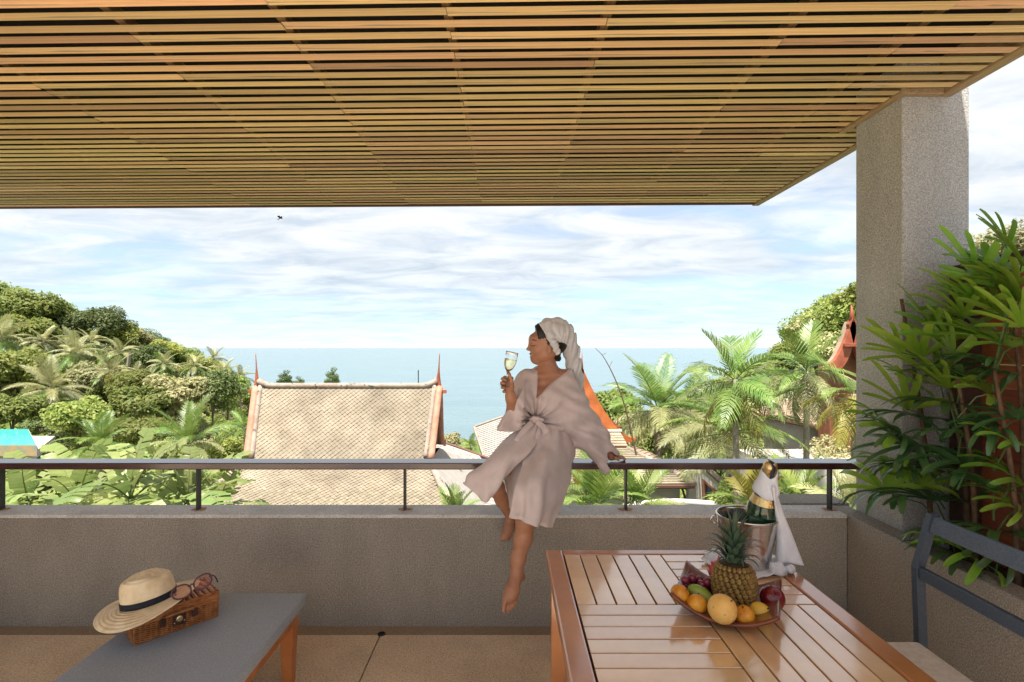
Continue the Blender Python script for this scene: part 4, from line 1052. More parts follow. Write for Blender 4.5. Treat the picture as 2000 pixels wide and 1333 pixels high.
    pan('seat_panel', [
        [(1012, 842, 3.13), (1040, 850, 3.31), (1085, 850, 3.33), (1112, 846, 3.17)],
        [(985, 880, 3.06), (1030, 890, 3.32), (1090, 892, 3.34), (1117, 886, 3.16)],
        [(955, 905, 3.0), (1010, 915, 3.25), (1080, 918, 3.28), (1113, 914, 3.10)]], 24, 30, None)
    hm = lambda off: [P(995+1.0, 1011-off, 2.669), P(1022, 1020-off, 2.634), P(1050, 1028-off, 2.654), P(1071, 1031-off, 2.744)]
    wobj('hem_stitch', tube(cr(hm(9), np.linspace(0, 1, 24)), .0012, 5), M['robe'], robe, True)
    # belt with knot and two tails
    bp = []
    for a in np.linspace(0, 2*math.pi, 41)[:-1]:
        c = P(1063, 829, 3.19); bp.append((c[0]+.150*math.cos(a), c[1]+.142*math.sin(a), c[2]+.006*math.sin(2*a)-.02*math.cos(a)*.3))
    belt = wobj('belt', tube(bp+[bp[0]], .021, 10, flat=1.0, cap=False), M['robe'], robe, True)
    K = Field((-.05, 2.90, 1.02), (.32, 3.12, 1.32), .0038)
    kc = P(1046, 822, 3.02)
    K.ell(kc, (.024, .020, .020), .008)
    K.chain([kc+np.array((-.03, .0, .006)), kc+np.array((-.012, -.014, .016)), kc+np.array((.016, -.014, .012)), kc+np.array((.030, 0, -.002))], [.011, .012, .012, .010], .006)
    K.ell(P(1057, 822, 3.015), (.018, .015, .016), .006)
    v, f = K.net(); wobj('belt_knot', (v, f), M['robe'], belt, True)
    def tailp(rows):
        ctrl = [[P(*q) for q in r] for r in rows]
        o = wobj('belt_tail', patch(ctrl, 24, 8, lambda u, v: .002*np.sin(u*9)), M['robe'], belt, True); solid(o, .005)
    tailp([[(1036, 822, 3.01), (1044, 830, 3.0)], [(1020, 836, 2.965), (1031, 842, 2.955)], [(1009, 852, 2.93), (1018, 856, 2.925)], [(1004, 861, 2.915), (1013, 865, 2.91)]])
    tailp([[(1050, 820, 3.0), (1046, 830, 2.995)], [(1064, 830, 2.975), (1056, 838, 2.965)], [(1072, 843, 2.95), (1062, 850, 2.94)], [(1070, 846, 2.948), (1061, 853, 2.938)]])
    # ------------------------------------------------------------ wine glass in the hand
    foot, rim = P(985.5, 755, 2.835), P(1000.5, 689, 2.835)
    ax = Vector(tuple(rim-foot)); L = ax.length; q = ax.to_track_quat('Z', 'Y').to_euler()
    g = thing('wine_glass', 'stemmed glass of pale white wine in the raised hand', 'glass', foot, q)
    k = L
    outer = [(.002, 0), (.030, 0), (.030, .0015), (.006, .005), (.0038, .012), (.0036, .36*k), (.007, .43*k), (.020, .50*k), (.030, .60*k), (.0350, .74*k), (.0355, .86*k), (.0340, .99*k), (.0328, 1.0*k)]
    inner = [(.0325, .99*k), (.0338, .86*k), (.0333, .74*k), (.0283, .60*k), (.0185, .505*k), (.002, .46*k)]
    obj('bowl_and_stem', lathe(outer+inner, 40, False), M['glass'], g, True)
    w = [(.002, .462*k), (.0183, .507*k), (.0281, .602*k), (.0331, .742*k), (.0336, .80*k), (.002, .801*k)]
    obj('wine', lathe(w, 40, False), M['wine'], g, True)
    a = np.linspace(0, 2*math.pi, 41)[:-1]; rp = [(.0334*math.cos(t), .0334*math.sin(t), 1.0*k) for t in a]
    obj('gilt_rim', tube(rp+[rp[0]], .0016, 6, cap=False), M['steel'], g, True)
make_person()
# ================================================================ houses
def roof_tiles(parent, o, u, v, nrm, U0, U1, Lv, w=.20, rowp=.088, edge=None, pick=None, mat=None):
    """fish-scale tiles on the plane o + a*u + b*v; edge(b) gives the (a0, a1) limits of a row; returns placements"""
    out = []; n = int(Lv/rowp)
    for i in range(n):
        b = i*rowp; a0, a1 = edge(b) if edge else (U0, U1)
        k0 = math.ceil((a0)/w)-1; k1 = int(a1/w)+1
        for k in range(k0, k1+1):
            a = (k+.5*(i % 2))*w
            if a < a0+.02 or a > a1-.02: continue
            out.append((a, b))
    return out
def tile_mesh(w=.20, rowp=.088):
    h = rowp*2.2; g = .435*w
    pts = [(-g, 0, .004), (g, 0, .004), (g, h*.48, .017), (0, h, .030), (-g, h*.48, .017)]
    low = [(x, y, z-.026) for x, y, z in pts[2:]]
    V = np.array(pts+low); F = [(0, 1, 2, 3, 4), (2, 5, 6, 3), (3, 6, 7, 4)]
    return V, F
def shade_edges(me, per):                            # lower tile edges painted dark for the shadow between tiles
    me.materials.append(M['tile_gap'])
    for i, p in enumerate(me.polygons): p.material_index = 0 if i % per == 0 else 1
def plane_frame(o, u, v):
    u = Vector(tuple(u)).normalized(); v = Vector(tuple(v)); v = (v-u*v.dot(u)).normalized(); n = u.cross(v)
    if n.z < 0: n = -n
    return Vector(tuple(o)), u, v, n
def spire(parent, base, h, lean, mat, w=.10):
    """curved horn that ends a ridge or a barge board"""
    p = []; r = []
    for q in np.linspace(0, 1, 14):
        p.append((base[0]+lean*(q**.5*.0+q**1.5*.35)*h, base[1], base[2]+h*q)); r.append(max(.012, w*(1-q)**2.4+.016))
    return wobj('finial', tube(p, r, 8, flat=.5), mat, parent, True)
def make_main_house():
    Y = 20.0; xl, xr = (505-993)/1000*Y, (853-993)/1000*Y
    ridge = EYE-(757-680)/1000*Y
    t = thing('thai_house', 'house with steep diamond tiled roof, horned ridge and pale cement trim', 'house', ((xl+xr)/2, 20, float(tz(-6, 20))))
    bl, br_, Yb = (488-993)/1000*18.6, (836-993)/1000*18.6, 18.6; zb = EYE-(897-680)/1000*18.6
    tm = mesh('tile', *tile_mesh()); tm.materials.append(M['tile']); shade_edges(tm, 3)
    V0, F0 = tile_mesh()
    singles = []; rest = []
    def cover(o, u, v, Lv, edge):
        o, u, v, n = plane_frame(o, u, v)
        for a, b in roof_tiles(None, o, u, v, n, 0, 0, Lv, edge=edge):
            c = o+u*a+v*b+n*.02; A = np.array((u, v, n)).T
            py = 680-(c.z-EYE)/c.y*1000
            if py > 1100: continue
            if 921 < py < 988 and (c.x/c.y*1000+993) > 470: singles.append((c.y, c, u, v, n))
            else: rest.append((c, A))
    # upper roof: front and back slopes, slightly dished like Thai roofs (three facets)
    def facets(sgn):
        prof = [(0, ridge), (Y-Yb, zb)]
        for (d0, z0), (d1, z1) in zip(prof[:-1], prof[1:]):
            yield d0, z0, d1, z1
    for sgn in (-1, 1):
        for d0, z0, d1, z1 in facets(sgn):
            q0 = d0/(Y-Yb); q1 = d1/(Y-Yb)
            la, ra = xl+(bl-xl)*q0, xr+(br_-xr)*q0; lb, rb = xl+(bl-xl)*q1, xr+(br_-xr)*q1
            a = [(la, Y+sgn*d0, z0), (ra, Y+sgn*d0, z0), (rb, Y+sgn*d1, z1), (lb, Y+sgn*d1, z1)]
            wobj('roof_deck', (np.array(a), [(0, 1, 2, 3)] if sgn < 0 else [(3, 2, 1, 0)]), M['tile_gap'], t)
            if sgn < 0:
                Lv = math.hypot(d1-d0, z1-z0)
                cover((0, Y-d0, z0), (1, 0, 0), (0, -(d1-d0), z1-z0), Lv+.05, lambda b, la=la, ra=ra, lb=lb, rb=rb, Lv=Lv: (la+(lb-la)*b/Lv+.10, ra+(rb-ra)*b/Lv-.10))
    # ridge, verge and barge trims
    rp = [(x, Y, ridge+.05+.26*max(0, abs((x-(xl+xr)/2)/((xr-xl)/2))-.86)**1.5*14) for x in np.linspace(xl-.02, xr+.02, 40)]
    wobj('ridge_cap', tube(rp, .115, 10, flat=1.0), M['ridge'], t, True)
    for sx, x0, x1 in ((-1, xl, bl), (1, xr, br_)):
        for sg in (-1, 1):
            pr = [(0, ridge+.06), (.5, ridge+.06+(zb-ridge)*.36), (1.0, ridge+.05+(zb-ridge)*.715), (Y-Yb+.02, zb+.05)]
            path = [(x0+(x1-x0)*d/(Y-Yb)-sx*.08, Y+sg*d, z) for d, z in pr]
            wobj('verge', tube(cr(path, np.linspace(0, 1, 12)), .095, 8), M['ridge'], t, True)
            path = [(x0+(x1-x0)*d/(Y-Yb)+sx*.10, Y+sg*d, z-.03) for d, z in pr]
            wobj('barge_board', tube(cr(path, np.linspace(0, 1, 12)), .15, 6, flat=.55), M['barge'], t, True)
        spire(t, (x0+sx*.06, Y, ridge+.0), 1.32, sx*.12, M['red_paint'], .12)
        wobj('purlin_end', cbox((x0+(sx*.1 if sx > 0 else -.38), Y-.06, ridge-.24), (x0+(.38 if sx > 0 else -.1), Y+.06, ridge-.10), .01, 1), M['red_paint'], t)
        # gable wall
        gx = x0+(x1-x0)*.5-sx*.25
        wobj('gable_wall', (np.array([(gx, Y-1.3, zb), (gx, Y+1.3, zb), (gx, Y+.5, ridge-1.2), (gx, Y, ridge-.15), (gx, Y-.5, ridge-1.2)]), [(0, 1, 2, 3, 4)]), M['gable'], t)
    # lower skirt roof, flatter and hipped
    ze, Ye = -4.55, 14.2
    L0, R0, L1, R1 = bl-.1, br_+.05, bl-1.6, br_+2.15
    zs, Ys = zb-.14, Yb+.05
    for sgn in (-1, 1):
        yy = lambda d: Y+sgn*d
        ds, de = Y-Ys, Y-Ye
        a = [(L0, yy(ds), zs), (R0, yy(ds), zs), (R1, yy(de), ze), (L1, yy(de), ze)]
        wobj('skirt_deck', (np.array(a), [(0, 1, 2, 3)] if sgn < 0 else [(3, 2, 1, 0)]), M['tile_gap'], t)
    Lv = math.hypot(Ys-Ye, zs-ze)
    cover((0, Ys, zs), (1, 0, 0), (0, Ye-Ys, ze-zs), Lv, lambda b: (L0+(L1-L0)*b/Lv+.04, R0+(R1-R0)*b/Lv-.04))
    for sx, a, b in ((1, R0, R1), (-1, L0, L1)):
        e = [(a, Y+(Y-Ys), zs), (a, Ys, zs), (b, Ye, ze), (b, 2*Y-Ye, ze)]
        wobj('skirt_end', (np.array(e), [(0, 1, 2, 3)] if sx > 0 else [(3, 2, 1, 0)]), M['shingle'], t)
        wobj('hip_cap', tube([(a, Ys, zs+.06), ((a+b)/2, (Ys+Ye)/2, (zs+ze)/2+.06), (b, Ye, ze+.06)], .12, 8), M['ridge'], t, True)
    zg = float(t.location.z)
    wobj('wall', box((L0+.2, Ye+1.0, zg-1.0), (R0-.2, 2*Y-Ye-1.0, ze-.05)), M['plaster'], t)
    singles.sort(key=lambda s: s[0])
    Lw = np.array(wloc(t))
    for _, c, u, v, n in singles[:300]:
        mt_ = Matrix((-u if u.cross(v).dot(n) < 0 else u, v, n)).transposed()
        link('tile', tm, None, t, tuple(np.array(c)-Lw), (mt_@Euler((random.gauss(0, .02), random.gauss(0, .025), random.gauss(0, .02))).to_matrix()).to_euler())
    for _, c, u, v, n in singles[300:]: rest.append((c, np.array((u, v, n)).T))
    V = []; F = []
    jit = rng.normal(0, .02, (len(rest), 3))
    for i, (c, A) in enumerate(rest):
        E = np.array(Euler(tuple(jit[i])).to_matrix()); V.append(V0@(A@E).T+np.array(c)); F += [tuple(q+i*len(V0) for q in f) for f in F0]
    tf_ = tag(wobj('tile_field', (np.concatenate(V), F), M['tile'], t), kind='stuff'); shade_edges(tf_.data, 3)
    # mast behind the ridge
    an = thing('mast', 'thin dark mast rising behind the right end of the tiled ridge', 'mast', P(817, 800, 24))
    wobj('pole', tube([P(817, 800, 24), P(817, 724, 24)], .025, 6), M['steel'], an)
make_main_house()
def strip_roof(parent, a, b, c, d, rows, mat, th=.03, cols=0):
    """a roof plane a-b (top) d-c (bottom) as overlapping courses; with cols, each course is cut into shingles"""
    a, b, c, d = (np.array(q, float) for q in (a, b, c, d))
    n = np.cross(b-a, d-a); n /= np.linalg.norm(n); n = n if n[2] > 0 else -n
    V = []; F = []
    for i in range(rows):
        q0, q1 = i/rows, (i+1.15)/rows
        l0, r0, l1, r1 = a+(d-a)*q0, b+(c-b)*q0, a+(d-a)*q1, b+(c-b)*q1
        m_ = cols or 1; off = .5*(i % 2)
        for k in range(-1 if cols else 0, m_):
            s0 = max(0, (k+off)/m_) if cols else 0; s1 = min(1, (k+off+.96)/m_) if cols else 1
            if s1-s0 < .01: continue
            up = random.uniform(0, .008)
            A, B_ = l0+(r0-l0)*s0, l0+(r0-l0)*s1; D, C = l1+(r1-l1)*s0, l1+(r1-l1)*s1
            o = len(V); V += [A+n*.004, B_+n*.004, C+n*(th+up), D+n*(th+up), C-n*.012, D-n*.012]
            F += [(o, o+1, o+2, o+3), (o+3, o+2, o+4, o+5)]
    return tag(wobj('roof_courses', (np.array(V), F), mat, parent), kind='stuff')
def plane(name, pts, mat, parent): return wobj(name, (np.array(pts, float), [tuple(range(len(pts)))]), mat, parent)
def thick(name, pts, mat, parent, t=.12):
    if 'deck' in name: pts = [np.array(q, float)-np.array((0, 0, t/2+.025)) for q in pts]
    o = plane(name, pts, mat, parent); solid(o, t, 0); return o
def make_grey_houses():
    # low grey roof to the right of the tiled roof
    t = thing('grey_roof_house', 'low house with pale grey shingle roof beside the tiled roof', 'house', P(900, 960, 24)*np.array((1, 1, 0))+np.array((0, 0, float(tz(-2, 24)))))
    a, b, c, d = P(800, 858, 27), P(846, 862, 27), P(1000, 915, 25), P(990, 1010, 19)
    e = P(800, 1010, 19)
    thick('roof_deck', [a, b, c, d, e], M['tile_gap'], t, .06)
    strip_roof(t, P(800, 859, 26.9), P(848, 861, 26.9), P(1000, 1010, 19), P(790, 1010, 19), 26, M['shingle'], .035, 24)
    wobj('roof_edge', tube([P(845, 859, 27), P(892, 874, 26.3), P(935, 890, 25.5), P(1000, 914, 25)], .09, 6), M['fascia'], t)
    strip_roof(t, P(848, 861, 26.9), P(936, 891, 25.4), P(1010, 1000, 19.5), P(930, 1000, 19.2), 22, M['shingle'], .035, 14)
    lo = P(830, 1010, 19.4); wobj('wall', box((lo[0]-1, 19.6, lo[2]-3.5), (lo[0]+3.2, 24.5, lo[2]+.2)), M['plaster'], t)
    # vent pipe
    wobj('vent_pipe', tube([P(868, 872, 26.2), P(868, 860, 26.2), P(863, 858, 26.2)], .07, 8), M['fascia'], t)
    # house whose roof rises behind the person's lap
    t = thing('gabled_house', 'pale grey gabled roof rising behind the seated person', 'house', P(960, 960, 30)*np.array((1, 1, 0))+np.array((0, 0, float(tz(-1, 30)))))
    A, B, C, D = P(928, 836, 30), P(985, 815, 33), P(1085, 860, 30), P(950, 905, 27)
    thick('roof_deck', [q-np.array((0, 0, .30)) for q in (A, B, C, D)], M['tile_gap'], t, .08)
    strip_roof(t, A, B, C, D, 20, M['shingle'], .04, 20)
    wobj('barge_board', tube([P(926, 835, 30), P(985, 814, 33)], .09, 6), M['ridge'], t)
    wobj('barge_board', tube([P(926, 835, 30), P(950, 906, 27)], .08, 6), M['ridge'], t)
    wobj('wall', box((D[0]-.2, 28.2, D[2]-4), (D[0]+2.6, 32, D[2]-.1)), M['plaster'], t)
make_grey_houses()
def swept_barge(parent, apex, sx, half, drop, Y0, depth, mat, w0=.16, w1=.34, n=18, tip=.55):
    """one curved Thai barge board in the plane y = Y0 from the apex outwards, ending in a flick"""
    up = []; lo = []
    for q in np.linspace(0, 1, n):
        x = apex[0]+sx*half*q**1.0; z = apex[1]-drop*(1-(1-q)**1.65)
        up.append((x, z)); w = w0+(w1-w0)*math.sin(math.pi*min(1, q*1.0))*.8
        lo.append((x-sx*w*.55, z-w*.9))
    up.append((up[-1][0]+sx*.12, up[-1][1]-.02)); lo.append((up[-1][0]-sx*.10, up[-1][1]-.16))
    return wobj('barge_board', prism(up+lo[::-1], Y0, Y0+depth), mat, parent)
def make_orange_gable():
    Y = 20.0; ap = (P(1136, 0, Y)[0], P(0, 716, Y)[2]); half = P(1236, 0, Y)[0]-ap[0]; drop = ap[1]-P(0, 856, Y)[2]
    t = thing('orange_gable_house', 'house with bright orange curved gable boards right of the seated person', 'house', (ap[0], Y+2, float(tz(ap[0], Y))))
    for sx in (-1, 1):
        swept_barge(t, ap, sx, half, drop, Y-.05, .16, M['orange_paint'], .18, .66)
        swept_barge(t, (ap[0], ap[1]-.06), sx, half-.05, drop, Y+.115, .25, M['barge'], .08, .12)
    wobj('finial', tube([(ap[0], Y, ap[1]-.1), (ap[0]+.01, Y, ap[1]+.20), (ap[0]+.02, Y, ap[1]+.55)], [.07, .03, .008], 8), M['red_paint'], t, True)
    # gable field of framed boards
    zg = P(0, 838, Y)[2]
    pts = []
    for q in np.linspace(0, 1, 12): pts.append((ap[0]+half*.86*q, ap[1]-.12-(ap[1]-.12-zg)*(1-(1-q)**1.65)))
    left = [(2*ap[0]-x, z) for x, z in pts[1:]]
    wobj('gable_field', prism(pts+left[::-1], Y+.14, Y+.18), M['gable'], t)
    for k, z in enumerate((zg+.06, zg+.78)):
        wobj('gable_rail', cbox((ap[0]-half*(.80 if k == 0 else .42), Y+.10, z-.03), (ap[0]+half*(.80 if k == 0 else .42), Y+.139, z+.03), .005, 1), M['gable'], t)
    for k in range(-4, 5):
        x = ap[0]+k*.36; top = zg+.78 if abs(k) < 2.5 else zg+.40
        wobj('gable_stile', cbox((x-.02, Y+.11, zg), (x+.02, Y+.1395, top), .004, 1), M['gable'], t)
    # roof behind the gable
    for sx in (-1, 1):
        cv = lambda q: (ap[0]+sx*half*q, ap[1]-.10-drop*(1-(1-q)**1.65))
        for q0, q1 in ((0, .25), (.25, .5), (.5, .75), (.75, .98)):
            (xa, za), (xb, zb_) = cv(q0), cv(q1)
            a = (xa, Y+.2, za); b = (xa, Y+5, za); e = (xb, Y+5, zb_); d = (xb, Y+.2, zb_)
            thick('roof_deck', [a, b, e, d], M['tile_gap'], t, .05)
            strip_roof(t, b, a, d, e, 6, M['tan_shingle'], .03, 24)
    # moulding and the skirt roofs in front
    wobj('moulding', cbox((ap[0]-half*.9, Y-.12, zg-.14), (ap[0]+half*.78, Y+.2, zg-.03), .03, 2), M['plaster'], t)
    zt = P(0, 843, Y)[2]
    strip_roof(t, P(1070, 846, 19.9), P(1212, 846, 19.9), P(1226, 872, 19.2), P(1060, 872, 19.2), 5, M['tile'], .03, 22)
    wobj('eave_board', cbox(P(1060, 878, 19.2), P(1226, 872, 19.25), .01, 1), M['red_paint'], t)
    A, B, C, D = P(1062, 876, 19.2), P(1226, 876, 19.2), P(1356, 946, 16.2), P(1040, 946, 16.2)
    strip_roof(t, A, B, C, D, 18, M['tile'], .03, 30)
    thick('skirt_deck', [A-np.array((0, 0, .05)), B-np.array((0, 0, .05)), C-np.array((0, 0, .05)), D-np.array((0, 0, .05))], M['tile_gap'], t, .04)
    wobj('hip_cap', tube([B, lerp(B, C, .5)+np.array((0, 0, .03)), C+np.array((0, 0, .03))], .085, 8), M['ridge'], t, True)
    Bk = P(1370, 940, 19.5)
    strip_roof(t, B, P(1240, 872, 22), P(1372, 930, 20), C, 14, M['tan_shingle'], .03, 12)
    wobj('eave_fascia', tube([D-np.array((0, 0, .08)), C-np.array((0, 0, .08))], .07, 6), M['fascia'], t)
    wobj('wall', box((P(1100, 0, 16.8)[0], 16.9, -9), (P(1330, 0, 16.8)[0], 21, C[2]-.1)), M['plaster'], t)
make_orange_gable()
def make_right_houses():
    # far right red gable, half behind the pillar
    Y = 21.0; ap = (P(1664, 0, Y)[0], P(0, 620, Y)[2]); half = .95; drop = 1.9
    t = thing('red_gable_house', 'house with rust red swept gable half hidden by the stone pillar', 'house', (ap[0], Y+2, float(tz(ap[0], Y))))
    for sx in (-1, 1):
        swept_barge(t, ap, sx, half, drop, Y-.1, .2, M['red_paint'], .34, .5)
        cv = lambda q: (ap[0]+sx*half*q, ap[1]-.12-drop*(1-(1-q)**1.65))
        for q0, q1 in ((0, .3), (.3, .6), (.6, .97)):
            (xa, za), (xb, zb_) = cv(q0), cv(q1)
            thick('roof_deck', [(xa, Y+.1, za), (xa, Y+.4, za), (xb, Y+.4, zb_), (xb, Y+.1, zb_)], M['tan_shingle'], t, .1)
    wobj('finial', tube([(ap[0], Y, ap[1]-.2), (ap[0], Y, ap[1]+.2), (ap[0]-.03, Y, ap[1]+.5)], [.13, .06, .01], 8), M['red_paint'], t, True)
    wobj('gable_field', prism([(ap[0]-half*.8, ap[1]-drop), (ap[0]-half*.3, ap[1]-1.5), (ap[0], ap[1]-.6), (ap[0]+half*.3, ap[1]-1.5), (ap[0]+half*.8, ap[1]-drop)], Y+.3, Y+.4), M['gable'], t)
    wobj('purlin_end', cbox((ap[0]-.45, Y-.25, ap[1]-1.22), (ap[0]+.45, Y-.101, ap[1]-1.08), .01, 1), M['red_paint'], t)
    wobj('wall', box((ap[0]-half*.7, Y+.4, -9), (ap[0]+half*.7, Y+1.2, ap[1]-drop)), M['gable'], t)
    # house with the tan shingle roof and white wall
    t = thing('white_wall_house', 'white walled house with tan shingle roof behind the tall palms', 'house', P(1620, 900, 24)*np.array((1, 1, 0))+np.array((0, 0, float(tz(14, 24)))))
    A, B, C, D = P(1585, 766, 27), P(1760, 738, 27), P(1780, 868, 21.5), P(1470, 806, 23.0)
    thick('roof_deck', [A-np.array((0, 0, .06)), B-np.array((0, 0, .06)), C-np.array((0, 0, .06)), D-np.array((0, 0, .06))], M['fascia'], t, .10)
    strip_roof(t, A, B, C, D, 22, M['tan_shingle'], .035, 34)
    wobj('ridge_cap', tube([A, B], .09, 8), M['ridge'], t, True); wobj('hip_cap', tube([A, D], .08, 8), M['ridge'], t, True)
    wobj('eave_fascia', tube([D-np.array((0, 0, .10)), C-np.array((0, 0, .10))], .085, 6), M['fascia'], t)
    w0 = P(1500, 0, 23.6)[0]; q = lerp(D, C, .5)
    pts = [lerp(D, C, .12)+np.array((0, .55, -.14)), lerp(D, C, 1.0)+np.array((0, .55, -.14))]
    pts += [pts[1]-np.array((0, 0, 5.0)), pts[0]-np.array((0, 0, 5.0))]
    thick('wall', pts, M['plaster'], t, .2)
    # low house front under the rail, with a framed window and a pink flame finial
    t = thing('low_white_house', 'small white gable end with a wooden window below the rail', 'house', P(1390, 990, 17)*np.array((1, 1, 0))+np.array((0, 0, float(tz(6.7, 17)))))
    Yh = 16.6
    def p2(px, py): q = P(px, py, Yh); return q[0], q[2]
    wobj('wall', prism([p2(1345, 1040), p2(1345, 925), p2(1372, 908), p2(1440, 972), p2(1440, 1040)], Yh, Yh+.2), M['plaster'], t)
    f = thing_part = wobj('window_frame', prism([p2(1372, 1010), p2(1372, 936), p2(1410, 968), p2(1410, 1010)], Yh-.06, Yh-.002), M['gable'], t)
    wobj('pane', prism([p2(1376, 1008), p2(1376, 944), p2(1389, 955), p2(1389, 1008)], Yh-.075, Yh-.061), M['window'], f)
    wobj('pane', prism([p2(1393, 1008), p2(1393, 960), p2(1407, 971), p2(1407, 1008)], Yh-.075, Yh-.061), M['window'], f)
    wobj('roof_verge', tube([P(1366, 902, Yh), P(1445, 975, Yh)], .10, 6), M['ridge'], t)
    ft = thing('flame_finial', 'pink flame shaped roof finial beside the wooden window below the rail', 'finial', P(1412, 990, 15.8))
    fp = [(1398, 984), (1400, 972), (1407, 962), (1412, 948), (1414, 938), (1417, 952), (1418, 970), (1418, 1000), (1340, 1005), (1340, 990), (1380, 988)]
    q = [(P(x, y, 15.8)[0], P(x, y, 15.8)[2]) for x, y in fp]
    wobj('flame', prism(q, 15.75, 15.87), M['barge'], ft)
    gw = thing('garden_wall', 'pale curved garden wall top seen just above the parapet', 'wall', P(1300, 990, 14.5))
    wobj('wall_top', tube(cr([P(1225, 975, 14.8), P(1255, 984, 14.6), P(1300, 981, 14.4), P(1345, 982, 14.4), P(1400, 986, 14.4)], np.linspace(0, 1, 24)), .09, 8), M['plaster'], gw, True)
    c0 = P(1300, 985, 14.5); wobj('wall', box((c0[0]-1.2, 14.45, c0[2]-3), (c0[0]+1.6, 14.6, c0[2]-.02)), M['plaster'], gw)
    # house behind the right post
    t = thing('cream_house', 'cream house corner with dark eave behind the bottle and right post', 'house', P(1560, 960, 18.5)*np.array((1, 1, 0))+np.array((0, 0, float(tz(10, 18.5)))))
    wobj('wall', box((P(1500, 0, 18.5)[0], 18.5, -9), (P(1700, 0, 18.5)[0], 21, P(0, 905, 18.5)[2])), M['plaster'], t)
    wobj('eave', tube([P(1490, 915, 18.0), P(1560, 960, 17.6)], .12, 6), M['fascia'], t)
    wobj('window', cbox(P(1512, 1000, 18.49)-np.array((0, .05, 0)), P(1535, 935, 18.49), .01, 1), M['gable'], t)
make_right_houses()
def make_pool():
    t = thing('infinity_pool', 'turquoise infinity pool on a white deck at the left hillside', 'pool', P(0, 890, 36))
    def slab(name, pts, zt, zb, mat):
        n = len(pts); V = [(q[0], q[1], zt) for q in pts]+[(q[0], q[1], zb) for q in pts]
        return wobj(name, (np.array(V), [tuple(range(n)), tuple(range(2*n-1, n-1, -1))]+[(i, n+i, n+(i+1) % n, (i+1) % n) for i in range(n)]), mat, t)
    wz = -4.85; q = [P(-160, 839, 41), P(56, 839, 41), P(72, 870, 34.3), P(-160, 870, 34.3)]
    slab('basin', q, wz-.02, wz-.75, M['pool_tile'])
    cen = sum(q)/4; slab('water', [cen+(p-cen)*.985 for p in q], wz+.004, wz-.019, M['pool'])
    dz = -5.62; slab('deck', [P(-160, 852, 42.3), P(108, 852, 42.3), P(62, 884, 35.0), P(-160, 884, 35.0)], dz, dz-.55, M['plaster'])
    slab('deck_wall', [P(-160, 852, 42.0), P(70, 852, 42.0), P(34, 884, 35.8), P(-160, 884, 35.8)], dz-.551, dz-5, M['granite'])
make_pool()
# ================================================================ vegetation
def leaf_crown(r, nclump, nleaf, leaf, flat=.8, seed=0, loose=0):
    g = np.random.default_rng(seed); C = []
    for i in range(nclump):
        d = g.normal(size=3); d /= np.linalg.norm(d); d[2] = abs(d[2])*.9-.25 if g.random() < .8 else d[2]
        C.append((d*np.array((1, 1, flat))*r*(.45+.5*g.random()**.6), r*(.26+.20*g.random())))
    V = []
    per = nleaf//nclump
    for c, cr_ in C:
        d = g.normal(size=(per, 3)); d /= np.linalg.norm(d, axis=1)[:, None]
        rad = cr_*(.55+.55*g.random((per, 1))**.5)*(1+loose*g.random((per, 1)))
        p = c+d*rad*np.array((1, 1, .75))
        nrm = d*.7+np.array((0, 0, .55))+g.normal(size=(per, 3))*.55; nrm /= np.linalg.norm(nrm, axis=1)[:, None]
        t = np.cross(nrm, g.normal(size=(per, 3))); t /= np.linalg.norm(t, axis=1)[:, None]+1e-9; b = np.cross(nrm, t)
        L = leaf*(.6+.8*g.random((per, 1))); W = L*.5
        V.append(np.stack([p-t*L, p-b*W+nrm*L*.12, p+t*L, p+b*W+nrm*L*.12], 1).reshape(-1, 3))
    V = np.concatenate(V); return V, np.arange(len(V)).reshape(-1, 4)
CROWN = {}
for k, (n, args) in enumerate({'round': (3, 26, 5200, .20, .82), 'dense': (3, 34, 6200, .17, .72), 'loose': (3, 20, 3600, .20, .9), 'umbrella': (3, 22, 3600, .20, .42)}.items() if False else
        [('round', (3, 26, 5200, .20, .82)), ('dense', (3, 34, 6200, .17, .72)), ('loose', (3, 18, 3400, .19, .95)), ('umbrella', (3, 22, 3800, .19, .42)), ('tall', (3, 26, 4600, .19, 1.35)), ('round2', (3, 22, 5000, .22, .75))]):
    for mn in ('leafA', 'leafB', 'leafC'):
        if mn == 'leafA': base_vf = leaf_crown(*args, seed=k+3, loose=.25 if n == 'loose' else .05)
        me = mesh('crown', *base_vf); me.materials.append(M[mn]); CROWN[n, mn] = me
TRUNK = mesh('trunk', *join(tube([(0, 0, 0), (.03, .01, .5), (0, 0, 1.0)], [.10, .075, .05], 7),
             tube([(0, 0, .62), (.35, .1, .85), (.6, .2, 1.02)], [.05, .03, .012], 5), tube([(0, 0, .68), (-.3, -.2, .9), (-.5, -.3, 1.05)], [.045, .03, .012], 5)), smooth=True)
TRUNK.materials.append(M['bark'])
def tree(name, label, pos, r, kind, mn, group=None, base=None):
    """crown centred on pos (world), trunk down to the hillside"""
    zb = float(tz(pos[0], pos[1])) if base is None else base
    zb = min(zb, pos[2]-r*.8)
    t = thing(name, label, 'tree' if 'tree' in name else 'shrub', (pos[0], pos[1], zb), group=group)
    link('crown', CROWN[kind, mn], None, t, (0, 0, pos[2]-zb), (0, 0, random.random()*6.28), (r/3*random.uniform(.92, 1.1), r/3*random.uniform(.92, 1.1), r/3*random.uniform(.9, 1.1)))
    h = pos[2]-zb
    link('trunk', TRUNK, None, t, (0, 0, -.3), (0, 0, random.random()*6.28), (min(2.0, r*.55), min(2.0, r*.55), h+.3))
    return t
